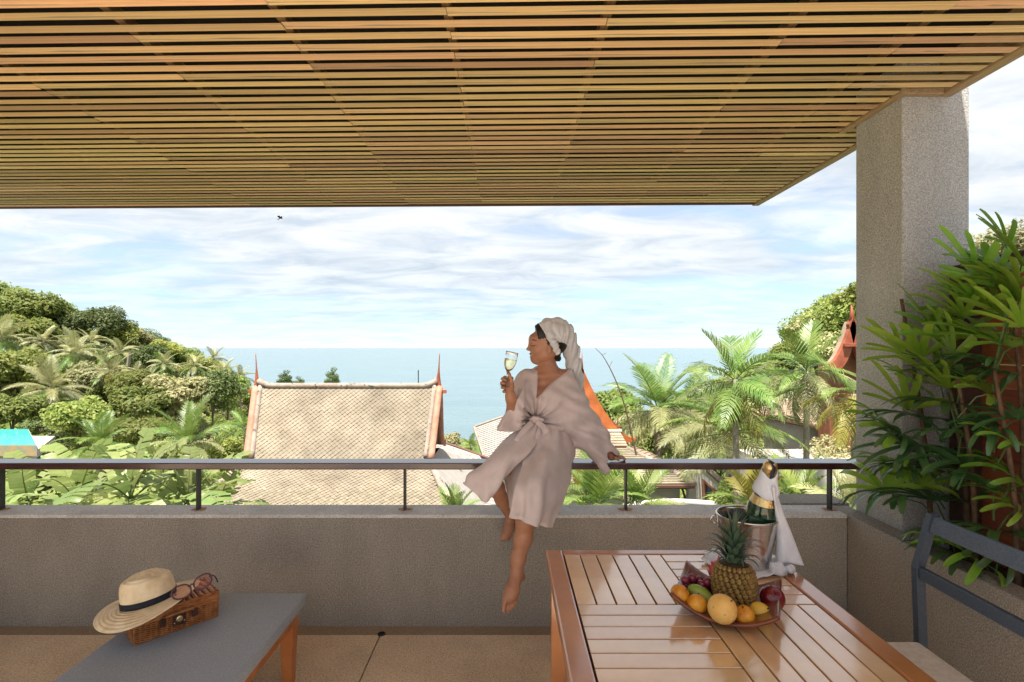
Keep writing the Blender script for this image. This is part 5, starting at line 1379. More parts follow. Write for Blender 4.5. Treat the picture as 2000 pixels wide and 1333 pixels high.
# ---- palm fronds
def frond(L=3.0, n=34, leaf=.75, droop=1.0, ldroop=.5, wid=.035, up=.55, seed=0, gap=.0, ragged=.12):
    g = np.random.default_rng(seed); V = []; F = []
    m_ = 26; pts = [np.zeros(3)]; ang = R(22)*0; dirs = []
    for i in range(m_):
        a = -droop*(i/m_)**1.4; dirs.append((math.cos(a), math.sin(a)))
        pts.append(pts[-1]+np.array((math.cos(a), 0, math.sin(a)))*L/m_)
    pts = np.array(pts); tv, tf = tube(pts[::2], np.linspace(.028, .006, len(pts[::2]))*L/3, 5)
    V = [tuple(q) for q in tv]; F = list(tf)
    for s in (-1, 1):
        for i in range(n):
            q = .14+.86*(i+.5*g.random())/n
            fi = q*m_; j = min(int(fi), m_-1); p = pts[j]+(pts[j+1]-pts[j])*(fi-j)
            dx, dz = dirs[j]; T = np.array((dx, 0, dz)); N = np.array((-dz, 0, dx)); S = np.array((0, s, 0))
            l = leaf*(.45+.55*math.sin(math.pi*min(1, .12+q*.86)))*(1 if q < .8 else 1-(q-.8)*2.2)*(1+g.normal()*ragged)
            if g.random() < gap: continue
            fw = .55+.75*q; d0 = T*fw+S*1.0+N*up*(.6+.4*g.random()); d0 /= np.linalg.norm(d0)
            d1 = d0+np.array((0, 0, -ldroop*(.7+.6*g.random()))); d1 /= np.linalg.norm(d1)
            d2 = d1+np.array((0, 0, -ldroop*(.9+.7*g.random()))); d2 /= np.linalg.norm(d2)
            wv = T*wid*(.8+.4*g.random()); a0 = p; a1 = p+d0*l*.35; a2 = a1+d1*l*.35; a3 = a2+d2*l*.30
            o = len(V)
            V += [tuple(a0-wv*.35), tuple(a0+wv*.35), tuple(a1-wv*.55), tuple(a1+wv*.55), tuple(a2-wv*.45), tuple(a2+wv*.45), tuple(a3)]
            F += [(o, o+1, o+3, o+2), (o+2, o+3, o+5, o+4), (o+4, o+5, o+6)]
    return np.array(V), F
FR = {}
def fr(key, mat, **k):
    me = mesh('frond', *frond(**k)); me.materials.append(M[mat]); FR[key] = me
for mn in ('palm', 'palm_pale', 'palm_yellow'):
    fr(('coco', 0, mn), mn, L=3, n=42, leaf=.80, droop=.55, ldroop=.25, wid=.050, up=.5, seed=1)
    fr(('coco', 1, mn), mn, L=3, n=42, leaf=.85, droop=1.15, ldroop=.45, wid=.050, up=.35, seed=2)
    fr(('coco', 2, mn), mn, L=3, n=42, leaf=.85, droop=1.0, ldroop=.6, wid=.050, up=.15, seed=3, gap=.05)
    fr(('areca', 0, mn), mn, L=2, n=26, leaf=.62, droop=.40, ldroop=.12, wid=.060, up=.55, seed=4)
    fr(('areca', 1, mn), mn, L=2, n=26, leaf=.66, droop=1.1, ldroop=.35, wid=.056, up=.45, seed=5)
    fr(('areca', 2, mn), mn, L=2, n=24, leaf=.66, droop=.9, ldroop=.6, wid=.055, up=.15, seed=6, gap=.08)
def palm(name, label, crown, Lf, n, kind='coco', mats=('palm',), lo=-35, hi=78, trunk_r=.13, base=None, lean=0, group=None, trunk=True, cat='palm tree', spin=None):
    zb = float(tz(crown[0]+lean, crown[1])) if base is None else base
    zb = min(zb, crown[2]-.6)
    t = thing(name, label, cat, (crown[0]+lean, crown[1], zb), group=group)
    top = np.array((-lean, 0, crown[2]-zb))
    if trunk:
        path = [np.array((0, 0, -.3)), np.array((-lean*.55, 0, top[2]*.4)), np.array((-lean*.9, 0, top[2]*.8)), top]
        m_ = 26; pp = cr(path, np.linspace(0, 1, m_)); rr = np.linspace(trunk_r*1.25, trunk_r*.8, m_)*(1+.07*(np.arange(m_) % 2))
        obj('trunk', tube(pp, rr, 8), M['trunk'], t, True)
    L0 = 3.0 if kind == 'coco' else 2.0
    sp = random.random()*6.28 if spin is None else spin
    for k in range(n):
        q = (k+.5)/n; el = hi+(lo-hi)*q**.85+random.uniform(-7, 7); az = sp+k*2.39996+random.uniform(-.2, .2)
        v = 0 if el > 48 else 1 if el > 8 else 2
        mt_ = mats[min(len(mats)-1, int(q*len(mats)*.999))] if random.random() < .92 or kind == 'areca' else random.choice(mats)
        link('frond', FR[kind, v, mt_], None, t, tuple(top+np.array((0, 0, -.12*q))), Euler((random.uniform(-.35, .35), -R(el), az), 'XYZ').to_matrix().to_euler(), Lf/L0*random.uniform(.88, 1.1))
    return t
def banana_leaf(L=1.9, W=.34, droop=1.2, tears=9, seed=0):
    g = np.random.default_rng(seed); V = []; F = []; m_ = 44
    pts = [np.zeros(3)]; dirs = []
    for i in range(m_):
        a = .35-droop*(i/m_)**1.3; dirs.append((math.cos(a), math.sin(a))); pts.append(pts[-1]+np.array((math.cos(a), 0, math.sin(a)))*L/m_)
    pts = np.array(pts); tv, tf = tube(pts[::4], np.linspace(.022, .006, len(pts[::4])), 6); V = [tuple(q) for q in tv]; F = list(tf)
    for s in (-1, 1):
        cut = set(g.choice(np.arange(6, m_-3), tears, replace=False)); sag = .1; prev = None
        for i in range(5, m_):
            q = (i-5)/(m_-5); w = W*min(1, (q*7)**.5)*(1-max(0, q-.6)**2*5.5)**.5 if q < .99 else .01
            if i in cut: sag = g.uniform(-.15, .55); prev = None
            dx, dz = dirs[i-1]; N = np.array((-dz, 0, dx)); T = np.array((dx, 0, dz)); S = np.array((0, s, 0))
            rip = .012*math.sin(i*2.2)
            row = []
            for u in (0, .35, .7, 1.0):
                row.append(tuple(pts[i]+S*w*u*(1-.18*sag)+T*w*u*.28+N*(.10*u*w-(u**1.7)*w*sag*.9+rip*u)))
            if prev is not None:
                o = len(V)-4; V += row
                for k in range(3): F.append((o+k, o+k+1, o+k+5, o+k+4))
            else: V += row
            prev = row
    return np.array(V), F
BAN = []
for k, (L, W, dr, te) in enumerate(((1.9, .33, 1.0, 8), (2.1, .36, 1.5, 10), (1.7, .30, .6, 6), (1.9, .34, 2.0, 12))):
    me = mesh('leaf', *banana_leaf(L, W, dr, te, k+1), smooth=True); me.materials.append(M['banana']); BAN.append(me)
def banana(label, top, n, sc, spin=0, els=(75, -5)):
    zb = float(tz(top[0], top[1])); zb = min(zb, top[2]-.8)
    t = thing('banana_plant', label, 'banana plant', (top[0], top[1], zb), group='banana plants below the rail')
    obj('stem', tube([(0, 0, -.2), (.02, 0, (top[2]-zb)*.6), (0, 0, top[2]-zb)], [.13, .10, .06], 8), M['banana'], t, True)
    for k in range(n):
        q = k/max(1, n-1); el = els[0]+(els[1]-els[0])*q; az = spin+k*2.39996+random.uniform(-.25, .25)
        link('leaf', BAN[(2, 0, 1, 3)[min(3, int(q*4))]], None, t, (0, 0, top[2]-zb-.05*q), Euler((random.uniform(-.5, .5), -R(el), az)), sc*random.uniform(.85, 1.1))
LAND = [(195, 615, 'the big dark skyline tree'), (62, 600, 'the high bushy tree at upper left'), (5, 590, 'the highest tree top at left'), (300, 668, 'the thin topped skyline tree'),
        (340, 690, 'the dark crown at the skyline end'), (352, 770, 'the brownish round crown'), (415, 762, 'the dark crown next to the brownish one'), (262, 842, 'the flat layered tree'),
        (103, 762, 'the palm with yellow fruit'), (216, 730, 'the palm with orange nuts'), (146, 690, 'the palm with upright fronds'), (4, 665, 'the palm cut by the left edge'), (250, 705, 'the bare dead trunk'),
        (320, 712, 'the palm on the hill shoulder'), (418, 700, 'the topmost palm against the sea'), (470, 737, 'the palm left of the roof horn'), (60, 850, 'the pool'), (195, 870, 'the young coconut palm above the rail'),
        (368, 868, 'the larger young coconut palm'), (470, 865, 'the lush shrub by the tiled roof'), (470, 836, 'the vivid palm touching the roof')]
USED = set()
def near_label(what, px, py):
    c = sorted((math.hypot(px-x, py-y), x, y, n) for x, y, n in LAND)
    for d, x, y, n in c:
        a = math.degrees(math.atan2(y-py, px-x)) % 360
        w = ['right of', 'above and right of', 'above', 'above and left of', 'left of', 'below and left of', 'below', 'below and right of'][int(((a+22.5) % 360)//45)]
        for pre in ('just ', 'well ') if d > 45 else ('just ', 'a little '):
            s_ = '%s tree %s%s %s' % (what, pre, w, n)
            if s_ not in USED and len(s_.split()) <= 16: USED.add(s_); return s_
    return what+' tree on the left hillside'
def make_left_hill():
    hill = 'trees covering the left hillside'
    words = {'leafA': 'bright green', 'leafB': 'dark green', 'leafC': 'pale olive'}
    forms = {'round': 'rounded', 'dense': 'dense', 'loose': 'loose airy', 'umbrella': 'flat topped', 'tall': 'tall', 'round2': 'bushy'}
    # notable ones first, placed where the photograph shows them
    tree('evergreen_tree', 'big dark broad tree standing out on the left hill skyline', P(195, 632, 118), 5.6, 'dense', 'leafB')
    tree('evergreen_tree', 'dark tree on the skyline just left of the biggest one', P(148, 628, 120), 4.6, 'round', 'leafB')
    tree('leafy_tree', 'high bushy green tree at the upper left edge of the hill', P(62, 608, 112), 6.2, 'round2', 'leafA')
    tree('leafy_tree', 'highest tree top at the left edge of the photograph', P(-5, 590, 115), 6.5, 'dense', 'leafA')
    tree('leafy_tree', 'small dark tree with thin top on the descending skyline', P(300, 668, 135), 3.4, 'loose', 'leafB')
    tree('leafy_tree', 'dark crown at the low end of the skyline above the sea', P(340, 690, 140), 3.8, 'dense', 'leafB')
    tree('leafy_tree', 'brownish round crown in the middle of the left hillside', P(352, 770, 62), 3.7, 'round', 'leafC')
    tree('leafy_tree', 'dark green round crown beside the brownish one', P(415, 762, 66), 3.4, 'dense', 'leafB')
    tree('leafy_tree', 'wide light green crown below the brownish tree', P(285, 790, 58), 3.3, 'round2', 'leafA')
    tree('leafy_tree', 'flat layered papaya like tree above the rail at left', P(262, 842, 34), 1.9, 'umbrella', 'leafA')
    tree('leafy_shrub', 'lush bright shrub touching the left edge of the tiled roof', P(470, 865, 27), 1.25, 'dense', 'leafA')
    tree('leafy_shrub', 'lush bright shrub lower left of the tiled roof edge', P(448, 880, 25), 1.0, 'round', 'leafA')
    G = 'coconut palms on the left hillside'
    specs = [(103, 762, 54, 3.9, 'large coconut palm with yellow fruit low on the left hill'), (216, 730, 68, 3.4, 'coconut palm with orange nuts in the middle of the hill'),
             (146, 690, 80, 4.2, 'coconut palm with upright fronds above the orange fruited one'), (4, 665, 70, 4.2, 'pale palm cut by the left edge of the photograph'),
             (235, 690, 88, 3.4, 'palm high on the hill left of the bare trunk'), (320, 712, 98, 3.2, 'palm on the hill shoulder above the brownish tree'),
             (380, 716, 105, 3.4, 'palm with drooping crown near the sea end of the hill'), (418, 700, 118, 3.2, 'topmost small palm at the end of the hill against the sea'),
             (438, 726, 108, 3.6, 'second palm at the end of the hill against the sea'), (470, 737, 100, 3.0, 'lowest palm at the end of the hill left of the roof horn'),
             (85, 668, 90, 3.6, 'pale palm high on the left slope'), (290, 745, 75, 2.8, 'small palm right of the orange fruited palm'), (178, 668, 100, 3.4, 'pale palm under the dark skyline tree')]
    for x, y, Y, L, lab in specs:
        palm('coconut_palm', lab, P(x, y, Y), L, 20, 'coco', ('palm_pale', 'palm_pale', 'palm') if y < 770 else ('palm', 'palm_pale'), trunk_r=.16, group=G, lean=random.uniform(-.9, .9))
    for (x, y, Y, r, k, mn, lab) in ((232, 652, 122, 4.4, 'round', 'leafA', 'green crown on the skyline right of the biggest dark tree'), (265, 662, 128, 4.2, 'round2', 'leafC', 'pale crown on the descending skyline left of the thin topped tree'),
                                   (322, 684, 130, 4.0, 'round', 'leafA', 'bright crown on the low skyline'), (372, 700, 135, 3.6, 'round2', 'leafA', 'last bright crown of the skyline before the sea palms'), (100, 612, 118, 5.2, 'round', 'leafA', 'bright crown on the skyline left of the dark trees'),
                                   (290, 700, 108, 4.2, 'dense', 'leafB', 'dark crown below the middle of the skyline'), (400, 720, 112, 3.6, 'dense', 'leafA', 'dense crown under the sea end of the skyline'), (60, 650, 95, 4.4, 'round2', 'leafA', 'broad bright crown high on the left slope'),
                                   (445, 760, 84, 3.4, 'round', 'leafA', 'bright crown low at the sea end left of the roof'), (30, 720, 64, 3.6, 'round', 'leafA', 'bright crown near the left edge above the pool'), (175, 740, 72, 3.0, 'round2', 'leafC', 'pale crown between the two fruiting palms'), (255, 750, 66, 2.8, 'round', 'leafA', 'bright crown left of the brownish tree'),
                                   (25, 805, 46, 2.4, 'round2', 'leafA', 'leafy crown just above the pool'), (150, 815, 44, 2.4, 'round', 'leafA', 'leafy crown right of the pool below the fruiting palm')):
        tree('leafy_tree', lab, P(x, y, Y), r, k, mn)
    # nuts on the two fruiting palms
    for (x, y, Y) in ((103, 768, 54), (216, 734, 68)):
        nn = thing('coconut_cluster', 'cluster of %s under a palm crown on the left hill' % ('yellow coconuts low' if x < 150 else 'orange coconuts midway'), 'coconuts', P(x, y, Y-.3), group='coconut clusters')
        bm_ = mesh('coconut', *ball(.16, 1, 1, 1.25, 10, 6), smooth=True); bm_.materials.append(M['orange'])
        for k in range(9): link('coconut', bm_, None, nn, (random.uniform(-.6, .6), random.uniform(-.3, .2), random.uniform(-.6, .1)))
    bare = thing('dead_tree', 'pale bare dead trunk standing among the hill palms', 'tree', P(250, 715, 86))
    wobj('trunk', tube([P(250, 716, 86), P(253, 690, 86)], [.30, .22], 7), M['trunk'], bare)
    # near palms and leaves just above the rail
    palm('young_coconut_palm', 'young coconut palm with spreading fronds above the rail at left', P(195, 870, 26), 2.0, 15, 'coco', ('palm',), lo=-5, hi=80, trunk_r=.1)
    palm('young_coconut_palm', 'large young coconut palm just left of the tiled roof above the rail', P(368, 868, 24), 2.3, 17, 'coco', ('palm', 'palm_pale'), lo=-5, hi=80, trunk_r=.1, spin=1)
    palm('fan_palm', 'vivid green upright palm touching the tiled roof at left', P(478, 836, 22.5), 1.1, 12, 'areca', ('palm',), lo=-10, hi=75, trunk_r=.06)
    # scattered crowns to fill the slope
    pts = []; n = 0; tries = 0
    while n < 210 and tries < 9000:
        tries += 1
        Y = 34+122*random.random()**.75; px = random.uniform(-40, 500); X = (px-993)/1000*Y
        if px > 250+.0*Y and Y < 45 and px > 430: continue
        z = float(tz(X, Y))
        if z < -21: continue
        r = random.uniform(1.7, 3.1)*(1 if Y > 60 else .8)
        if any((X-a)**2+(Y-b)**2 < (1.15*(r+c)*.72)**2 for a, b, c in pts): continue
        zc = z+r*random.uniform(.9, 1.5)
        py = 680-(zc+r*.8-EYE)/Y*1000
        sky = np.interp(px, [-40, 0, 60, 130, 200, 240, 300, 340, 400, 440, 500], [550, 560, 585, 610, 610, 640, 668, 690, 702, 722, 752])
        if py < sky: zc -= (sky-py)/1000*Y; 
        if zc < z-2.5: continue
        pts.append((X, Y, r)); n += 1
        kind = random.choice(['round', 'dense', 'round2', 'loose', 'round', 'umbrella', 'tall']); mn = random.choices(['leafA', 'leafB', 'leafC'], [.5, .2, .3])[0]
        lab_ = near_label(forms[kind]+' '+words[mn], px, 680-(zc-EYE)/Y*1000)
        zone = 'far up the left hillside' if Y > 105 else 'half way up the left hillside' if Y > 65 else 'low on the left hillside'
        where = 'near the left edge' if px < 120 else 'in its middle' if px < 300 else 'towards the sea'
        tree('hill_tree', lab_, (X, Y, zc), r, kind, mn, group=hill)
    for k in range(14):
        Y = random.uniform(48, 125); px = random.uniform(0, 440); X = (px-993)/1000*Y; z = float(tz(X, Y))
        palm('coconut_palm', near_label('small pale palm', px, 680-(z+4.5-EYE)/Y*1000).replace('palm tree', 'palm'), (X, Y, z+random.uniform(3.5, 5.5)), random.uniform(2.4, 3.2), 15, 'coco', ('palm_pale', 'palm'), trunk_r=.14, group='palms sunk in the hillside trees')
make_left_hill()
def make_undergrowth():
    g = np.random.default_rng(5); n = 46000
    Y = 9+100*g.random(n)**1.3; px = np.where(g.random(n) < .62, g.uniform(-60, 560, n), g.uniform(840, 1760, n)); X = (px-993)/1000*Y
    Z = tz(X, Y)+g.random(n)**1.5*np.clip(Y/26, .7, 1.8)
    p = np.stack([X, Y, Z], 1); nrm = g.normal(size=(n, 3))*.7+np.array((0, -.2, 1)); nrm /= np.linalg.norm(nrm, axis=1)[:, None]
    t = np.cross(nrm, g.normal(size=(n, 3))); t /= np.linalg.norm(t, axis=1)[:, None]; b = np.cross(nrm, t)
    L = (np.clip(Y/110, .12, .55)*(.6+.8*g.random(n)))[:, None]
    V = np.stack([p-t*L, p-b*L*.45, p+t*L, p+b*L*.45], 1).reshape(-1, 3)
    o = obj('undergrowth', (V, np.arange(len(V)).reshape(-1, 4)), M['leafA'])
    tag(o, 'dense low green undergrowth covering the slopes between the trees', 'undergrowth', kind='stuff')
make_undergrowth()
def make_bananas():
    banana('banana plant with broad torn leaves left of the left rail post', P(150, 985, 11.5), 8, .9, .2, (62, -15))
    banana('banana plant with arching pale leaves in the middle under the rail', P(255, 975, 10.5), 9, .9, 1.3, (70, -10))
    banana('banana plant with crowded leaves right under the rail post', P(365, 985, 10.8), 8, .85, 2.1, (65, -10))
    banana('banana plant whose leaf crosses the tiled roof edge', P(430, 990, 11.2), 7, .75, .7, (60, -5))
    banana('banana plant at the far left below the rail', P(55, 980, 13.0), 8, .85, 3.0, (62, -15))
    banana('banana plant half behind the others with upright leaves', P(310, 970, 14.0), 7, .95, 4.0, (75, 5))
make_bananas()
def make_right_plants():
    palm('areca_palm', 'tall palm with feathery upright crown and ringed trunk right of centre', P(1436, 742, 14), 1.75, 17, 'areca', ('palm', 'palm', 'palm', 'palm_yellow'), lo=-50, hi=76, trunk_r=.085, spin=.4, lean=.15)
    fc = thing('palm_fruit_cluster', 'dark dried fruit cluster hanging under the tall palm crown', 'fruit cluster', P(1436, 812, 13.9))
    fm = mesh('palm_fruit', *ball(.035, 1, 1, 1.2, 8, 6), smooth=True); fm.materials.append(M['stem'])
    for k in range(60):
        d = np.random.default_rng(k).normal(size=3); d /= np.linalg.norm(d); link('palm_fruit', fm, None, fc, tuple(d*np.array((.24, .2, .20))*random.uniform(.6, 1)))
    palm('areca_palm', 'second feathery palm with dense upright fronds near the pillar', P(1575, 725, 17), 1.75, 20, 'areca', ('palm', 'palm_pale'), lo=-60, hi=80, trunk_r=.09, spin=1.0)
    palm('coconut_palm', 'coconut palm with long drooping fronds left of the tall palm', P(1285, 800, 22), 2.9, 24, 'coco', ('palm', 'palm_pale'), lo=-35, hi=82, trunk_r=.15, spin=.8)
    palm('coconut_palm', 'low coconut palm whose fronds arch over the rail behind the tall trunk', P(1425, 842, 17.5), 2.7, 22, 'coco', ('palm', 'palm_pale'), lo=-25, hi=70, trunk_r=.13, spin=2.1)
    palm('coconut_palm', 'coconut palm behind, between the leaning stick and tall palm', P(1345, 790, 26), 2.5, 14, 'coco', ('palm', 'palm_pale'), lo=-30, hi=70, trunk_r=.13)
    palm('yellow_palm', 'yellowing palm with arching fronds beside the pillar', P(1668, 770, 13), 1.35, 15, 'areca', ('palm', 'palm_yellow', 'palm_yellow'), lo=-65, hi=60, trunk_r=.07, spin=2.6)
    palm('areca_clump', 'bushy palm clump below the rail left of the right middle post', P(1165, 985, 9.5), 1.1, 15, 'areca', ('palm',), lo=5, hi=82, trunk=False, cat='palm')
    palm('areca_clump', 'green palm clump behind the middle rail post', P(1245, 990, 10), 1.05, 15, 'areca', ('palm', 'palm_pale'), lo=5, hi=82, trunk=False, cat='palm')
    palm('areca_clump', 'golden yellow palm clump under the robe sleeve', P(1135, 965, 11), .75, 14, 'areca', ('palm_yellow',), lo=20, hi=85, trunk=False, cat='palm')
    palm('areca_clump', 'palm clump below the rail behind the champagne bottle', P(1470, 985, 12), 1.2, 13, 'areca', ('palm_yellow', 'palm'), lo=0, hi=80, trunk=False, cat='palm')
    palm('areca_clump', 'thin palm clump between the bottle and the right rail post', P(1565, 990, 11), 1.1, 13, 'areca', ('palm', 'palm_pale'), lo=10, hi=80, trunk=False, cat='palm')
    palm('areca_clump', 'palm clump filling the gap between post and pillar', P(1655, 990, 10), 1.05, 14, 'areca', ('palm_pale', 'palm'), lo=5, hi=78, trunk=False, cat='palm')
    palm('areca_clump', 'small spiky palm tip under the robe hem left of the leg', P(888, 1005, 9), .62, 9, 'areca', ('palm',), lo=35, hi=86, trunk=False, cat='palm')
    palm('coconut_palm', 'small distant palm above the grey roof near the sea', P(920, 872, 34), 1.1, 14, 'coco', ('palm',), lo=-20, hi=75, trunk_r=.1)
    palm('coconut_palm', 'dark palm crown beside the right verge of the tiled roof', P(852, 872, 30), 1.1, 12, 'coco', ('palm_pale',), lo=-30, hi=70, trunk_r=.1)
    tree('leafy_shrub', 'olive shrub on the shore beyond the grey roof', P(868, 868, 36), 1.1, 'round', 'leafC')
    tree('leafy_shrub', 'green shrub behind the coconut palm by the orange gable', P(1195, 800, 40), 2.4, 'round', 'leafA')
    tree('leafy_shrub', 'green mass of shrubs behind the palm fronds', P(1250, 860, 30), 2.2, 'dense', 'leafA')
    tree('leafy_shrub', 'leafy shrub beside the wooden window below the rail', P(1445, 975, 14.5), .7, 'dense', 'leafA')
    tree('leafy_shrub', 'dark shrub under the palm fronds below the rail', P(1350, 930, 20), 1.5, 'dense', 'leafB')
    tree('leafy_shrub', 'pale shrub below the white wall near the pillar', P(1600, 905, 20), 1.0, 'loose', 'leafC')
    rh = 'trees on the right headland'
    for (x, y, Y, r, k, mn, lab) in ((1610, 640, 62, 3.6, 'round', 'leafC', 'pale rounded tree in the middle of the right headland'), (1570, 655, 66, 3.0, 'loose', 'leafA', 'loose tree at the seaward end of the right headland'),
                                   (1655, 615, 60, 3.6, 'dense', 'leafA', 'green tree on the right headland beside the red gable'), (1625, 605, 72, 2.6, 'dense', 'leafB', 'dark small crown on the skyline of the right headland'),
                                   (1595, 685, 58, 3.4, 'round2', 'leafA', 'tree low on the right headland above the palms'), (1650, 690, 55, 3.4, 'round', 'leafC', 'pale tree behind the red gable'), (1545, 690, 64, 2.6, 'round', 'leafA', 'lowest crown at the tip of the right headland'),
                                   (1700, 590, 58, 4.2, 'round', 'leafA', 'tall tree of the headland behind the pillar')):
        tree('headland_tree', lab, P(x, y, Y), r, k, mn, group=rh)
    for (x, y, Y, r, mn, lab) in ((1945, 500, 30, 1.6, 'leafC', 'airy grey green tree above the red fence at right'), (1995, 480, 29, 1.7, 'leafC', 'airy tree top cut by the right edge of the photograph'), (1905, 520, 32, 1.2, 'leafA', 'tree top just right of the pillar above the fence')):
        tree('airy_tree', lab, P(x, y, Y), r, 'loose', mn)
    for (x, y, r, lab) in ((555, 745, 1.0, 'feathery shore tree behind the left part of the tiled ridge'), (582, 752, .8, 'smallest shore tree behind the tiled ridge'), (648, 745, 1.1, 'bushy shore tree behind the middle of the tiled ridge')):
        tree('shore_tree', lab, P(x, y, 62), r*1.0, 'tall', 'leafB')
    tw = thing('bare_twig', 'thin bare leaning twig against the sea right of the head towel', 'twig', P(1225, 890, 15))
    wobj('stem', tube(cr([P(1243, 890, 15), P(1222, 800, 15), P(1203, 745, 15), P(1180, 700, 15), P(1162, 680, 15)], np.linspace(0, 1, 20)), np.linspace(.03, .006, 20), 5), M['stem'], tw)
    for (a, b) in (((1190, 718), (1196, 706)), ((1175, 695), (1184, 690)), ((1205, 750), (1198, 735))): wobj('side_twig', tube([P(*a, 15), P(*b, 15)], .006, 4), M['stem'], tw)
make_right_plants()
# ================================================================ lady palm in the planter
def fan_leaf(nseg, L, spread, droop, seed):
    g = np.random.default_rng(seed); V = []; F = []
    for k in range(nseg):
        a = (-.5+(k+.5)/nseg)*spread+g.normal()*.05; l = L*(1-.25*abs(a)/(spread/2))*(.9+.2*g.random()); w = .0145+.007*g.random()
        m_ = 8; x = z = 0; an = .25; P_ = []
        for i in range(m_+1):
            P_.append((x, z)); x += l/m_*math.cos(an); z += l/m_*math.sin(an); an -= droop/m_*(.5+1.0*i/m_)*(.7+.6*g.random())
        ca, sa = math.cos(a), math.sin(a)
        for i, (x, z) in enumerate(P_):
            q = i/m_; ww = w*min(1, .25+q*3)*(1 if q < .86 else 1-(q-.86)*3.6)
            for s, dz in ((-1, .35), (0, 0), (1, .35)):
                V.append((x*ca-s*ww*sa, x*sa+s*ww*ca, z+dz*ww))
        o = len(V)-3*(m_+1)
        for i in range(m_):
            for j in range(2): p = o+i*3+j; F.append((p, p+1, p+4, p+3))
    return np.array(V), F
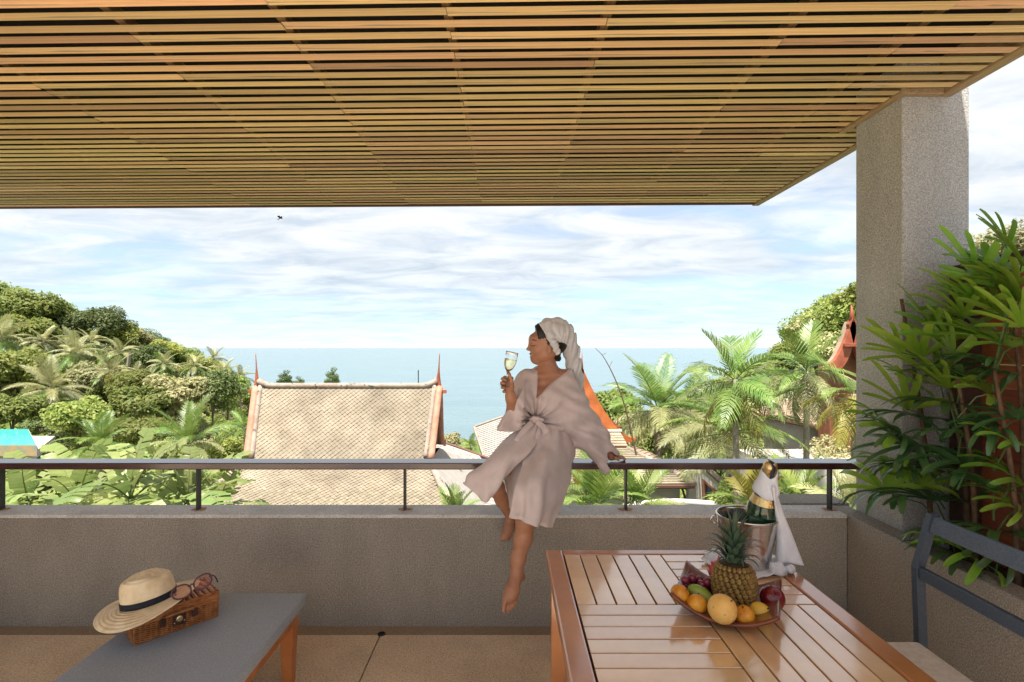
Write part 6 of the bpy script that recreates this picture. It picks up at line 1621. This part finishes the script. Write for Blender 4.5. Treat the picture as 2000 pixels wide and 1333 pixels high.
def make_lady_palm():
    t = thing('lady_palm', 'lush lady palm with fingered leaves in the planter by the red fence', 'palm', (2.33, 2.2, .56))
    var = []
    for k, (n, L, sp, dr) in enumerate(((6, .33, 3.0, .5), (7, .34, 3.6, .8), (5, .30, 2.4, .35), (8, .32, 4.0, 1.2), (7, .34, 3.4, 1.6))):
        vf = fan_leaf(n, L, sp, dr, k+20)
        pr = []
        for mn in ('rhapis', 'rhapis_dark'):
            me = mesh('leaf', *vf, smooth=True); me.materials.append(M[mn]); pr.append(me)
        var.append(pr)
    base = np.array(t.location); canes = [(2.26, 2.72), (2.36, 2.62), (2.28, 2.50), (2.40, 2.40), (2.27, 2.28), (2.38, 2.15), (2.30, 2.02), (2.4, 1.88), (2.3, 1.74)]
    tops = []
    for i, (x, y) in enumerate(canes):
        h = random.uniform(.75, 1.25) if i % 3 else random.uniform(1.1, 1.5)
        tip = np.array((x+random.uniform(-.16, .04), y+random.uniform(-.08, .08), .56+h)); b0 = np.array((x, y, .56))
        pp = cr([b0, lerp(b0, tip, .5)+np.array((.03, 0, 0)), tip], np.linspace(0, 1, 14)); obj('cane', tube(pp-base, np.linspace(.013, .008, 14)*(1+.12*(np.arange(14) % 2)), 7), M['stem'], t, True)
        tops.append(tip)
    spots = [(1965, 480, 2.42, 1, 2), (1940, 560, 2.4, 1, 0), (1985, 560, 2.3, 1, 1), (1900, 590, 2.45, 1, 0), (1960, 620, 2.35, 1, 2), (1995, 640, 2.25, 1, 0), (1920, 660, 2.4, 1, 1), (1830, 670, 2.62, 1, 2), (1800, 700, 2.68, 1, 0),
             (1860, 700, 2.5, 1, 0), (1785, 755, 2.66, 1, 1), (1830, 745, 2.55, 1, 2), (1770, 800, 2.7, 1, 0), (1880, 740, 2.45, 0, 1), (1940, 715, 2.35, 0, 4), (1985, 740, 2.3, 0, 4), (1905, 790, 2.4, 0, 4), (1850, 790, 2.5, 0, 3),
             (1800, 820, 2.6, 0, 3), (1760, 850, 2.68, 0, 4), (1820, 860, 2.55, 0, 4), (1880, 850, 2.45, 0, 3), (1950, 830, 2.35, 0, 4), (1990, 820, 2.28, 0, 3), (1745, 910, 2.74, 1, 3), (1775, 920, 2.66, 0, 4), (1830, 920, 2.55, 0, 4),
             (1900, 910, 2.4, 0, 3), (1960, 900, 2.35, 0, 4), (1730, 960, 2.76, 1, 4), (1770, 975, 2.66, 0, 4), (1820, 980, 2.56, 0, 3), (1880, 970, 2.42, 0, 4), (1940, 960, 2.35, 0, 3), (1990, 950, 2.28, 1, 4), (1850, 1040, 2.5, 0, 4),
             (1900, 1050, 2.4, 0, 4), (1950, 1040, 2.32, 0, 3), (1990, 1000, 2.28, 1, 4), (1880, 620, 2.5, 1, 1), (1860, 660, 2.55, 1, 0), (1995, 520, 2.3, 1, 0), (1975, 680, 2.3, 1, 1), (1925, 600, 2.42, 1, 0), (1845, 830, 2.5, 0, 1), (1790, 870, 2.62, 0, 1), (1870, 1090, 2.42, 0, 4), (1960, 1080, 2.3, 0, 4), (1910, 1100, 2.35, 1, 4), (1990, 590, 2.3, 1, 2), (1950, 530, 2.38, 1, 0), (1905, 545, 2.46, 1, 2), (1870, 590, 2.52, 1, 2), (1815, 640, 2.62, 1, 2), (1760, 690, 2.72, 1, 2), (1850, 760, 2.5, 1, 0), (1930, 770, 2.36, 1, 1), (1980, 870, 2.28, 1, 3), (1740, 850, 2.74, 1, 3), (1800, 950, 2.6, 1, 4)]
    spots = [q for i, q in enumerate(spots) if q[3] or i % 4]
    for i, (px, py, Y, young, vv) in enumerate(spots):
        c = P(px, py, Y); c[0] = min(c[0], 2.42)
        near = min(tops, key=lambda q: abs(q[1]-c[1])+.3*abs(q[2]-c[2])); st = np.array((near[0], near[1], min(near[2], max(.62, c[2]-.12))))
        obj('petiole', tube([st-base, lerp(st, c, .6)+np.array((0, 0, .03))-base, c-base], [.004, .0035, .003], 5), M['rhapis_dark'], t)
        az = math.atan2(c[1]-st[1], c[0]-st[0]) if np.hypot(c[0]-st[0], c[1]-st[1]) > .05 else random.uniform(2.2, 5.0)
        az = lerp(az, math.pi+random.uniform(-.9, 1.1), .65); tilt = R(random.uniform(15, 60)) if young else R(random.uniform(-25, 25))
        link('leaf', var[vv][0 if young else 1], None, t, tuple(c-base), Euler((random.uniform(-.4, .4), -tilt, az)), random.uniform(.68, 1.05))
make_lady_palm()
# ================================================================ bird
def make_bird():
    t = thing('bird', 'small dark bird gliding in the sky under the roof edge', 'bird', P(548, 426, 30), (0, R(-38), 0))
    obj('body', ball(.05, 2.6, .8, .75, 14, 10), M['bird'], t, True)
    for s in (-1, 1):
        pts = [(.03, 0, .02), (.05, s*.16, .06), (-.02, s*.34, .03), (-.08, s*.17, .05), (-.06, 0, .02)]
        o = obj('wing', (np.array(pts), [(0, 1, 3, 4), (1, 2, 3)]), M['bird'], t); solid(o, .012)
    o = obj('tail', (np.array([(-.11, -.015, 0), (-.11, .015, 0), (-.21, .05, 0), (-.21, -.05, 0)]), [(0, 1, 2, 3)]), M['bird'], t); solid(o, .01)
make_bird()
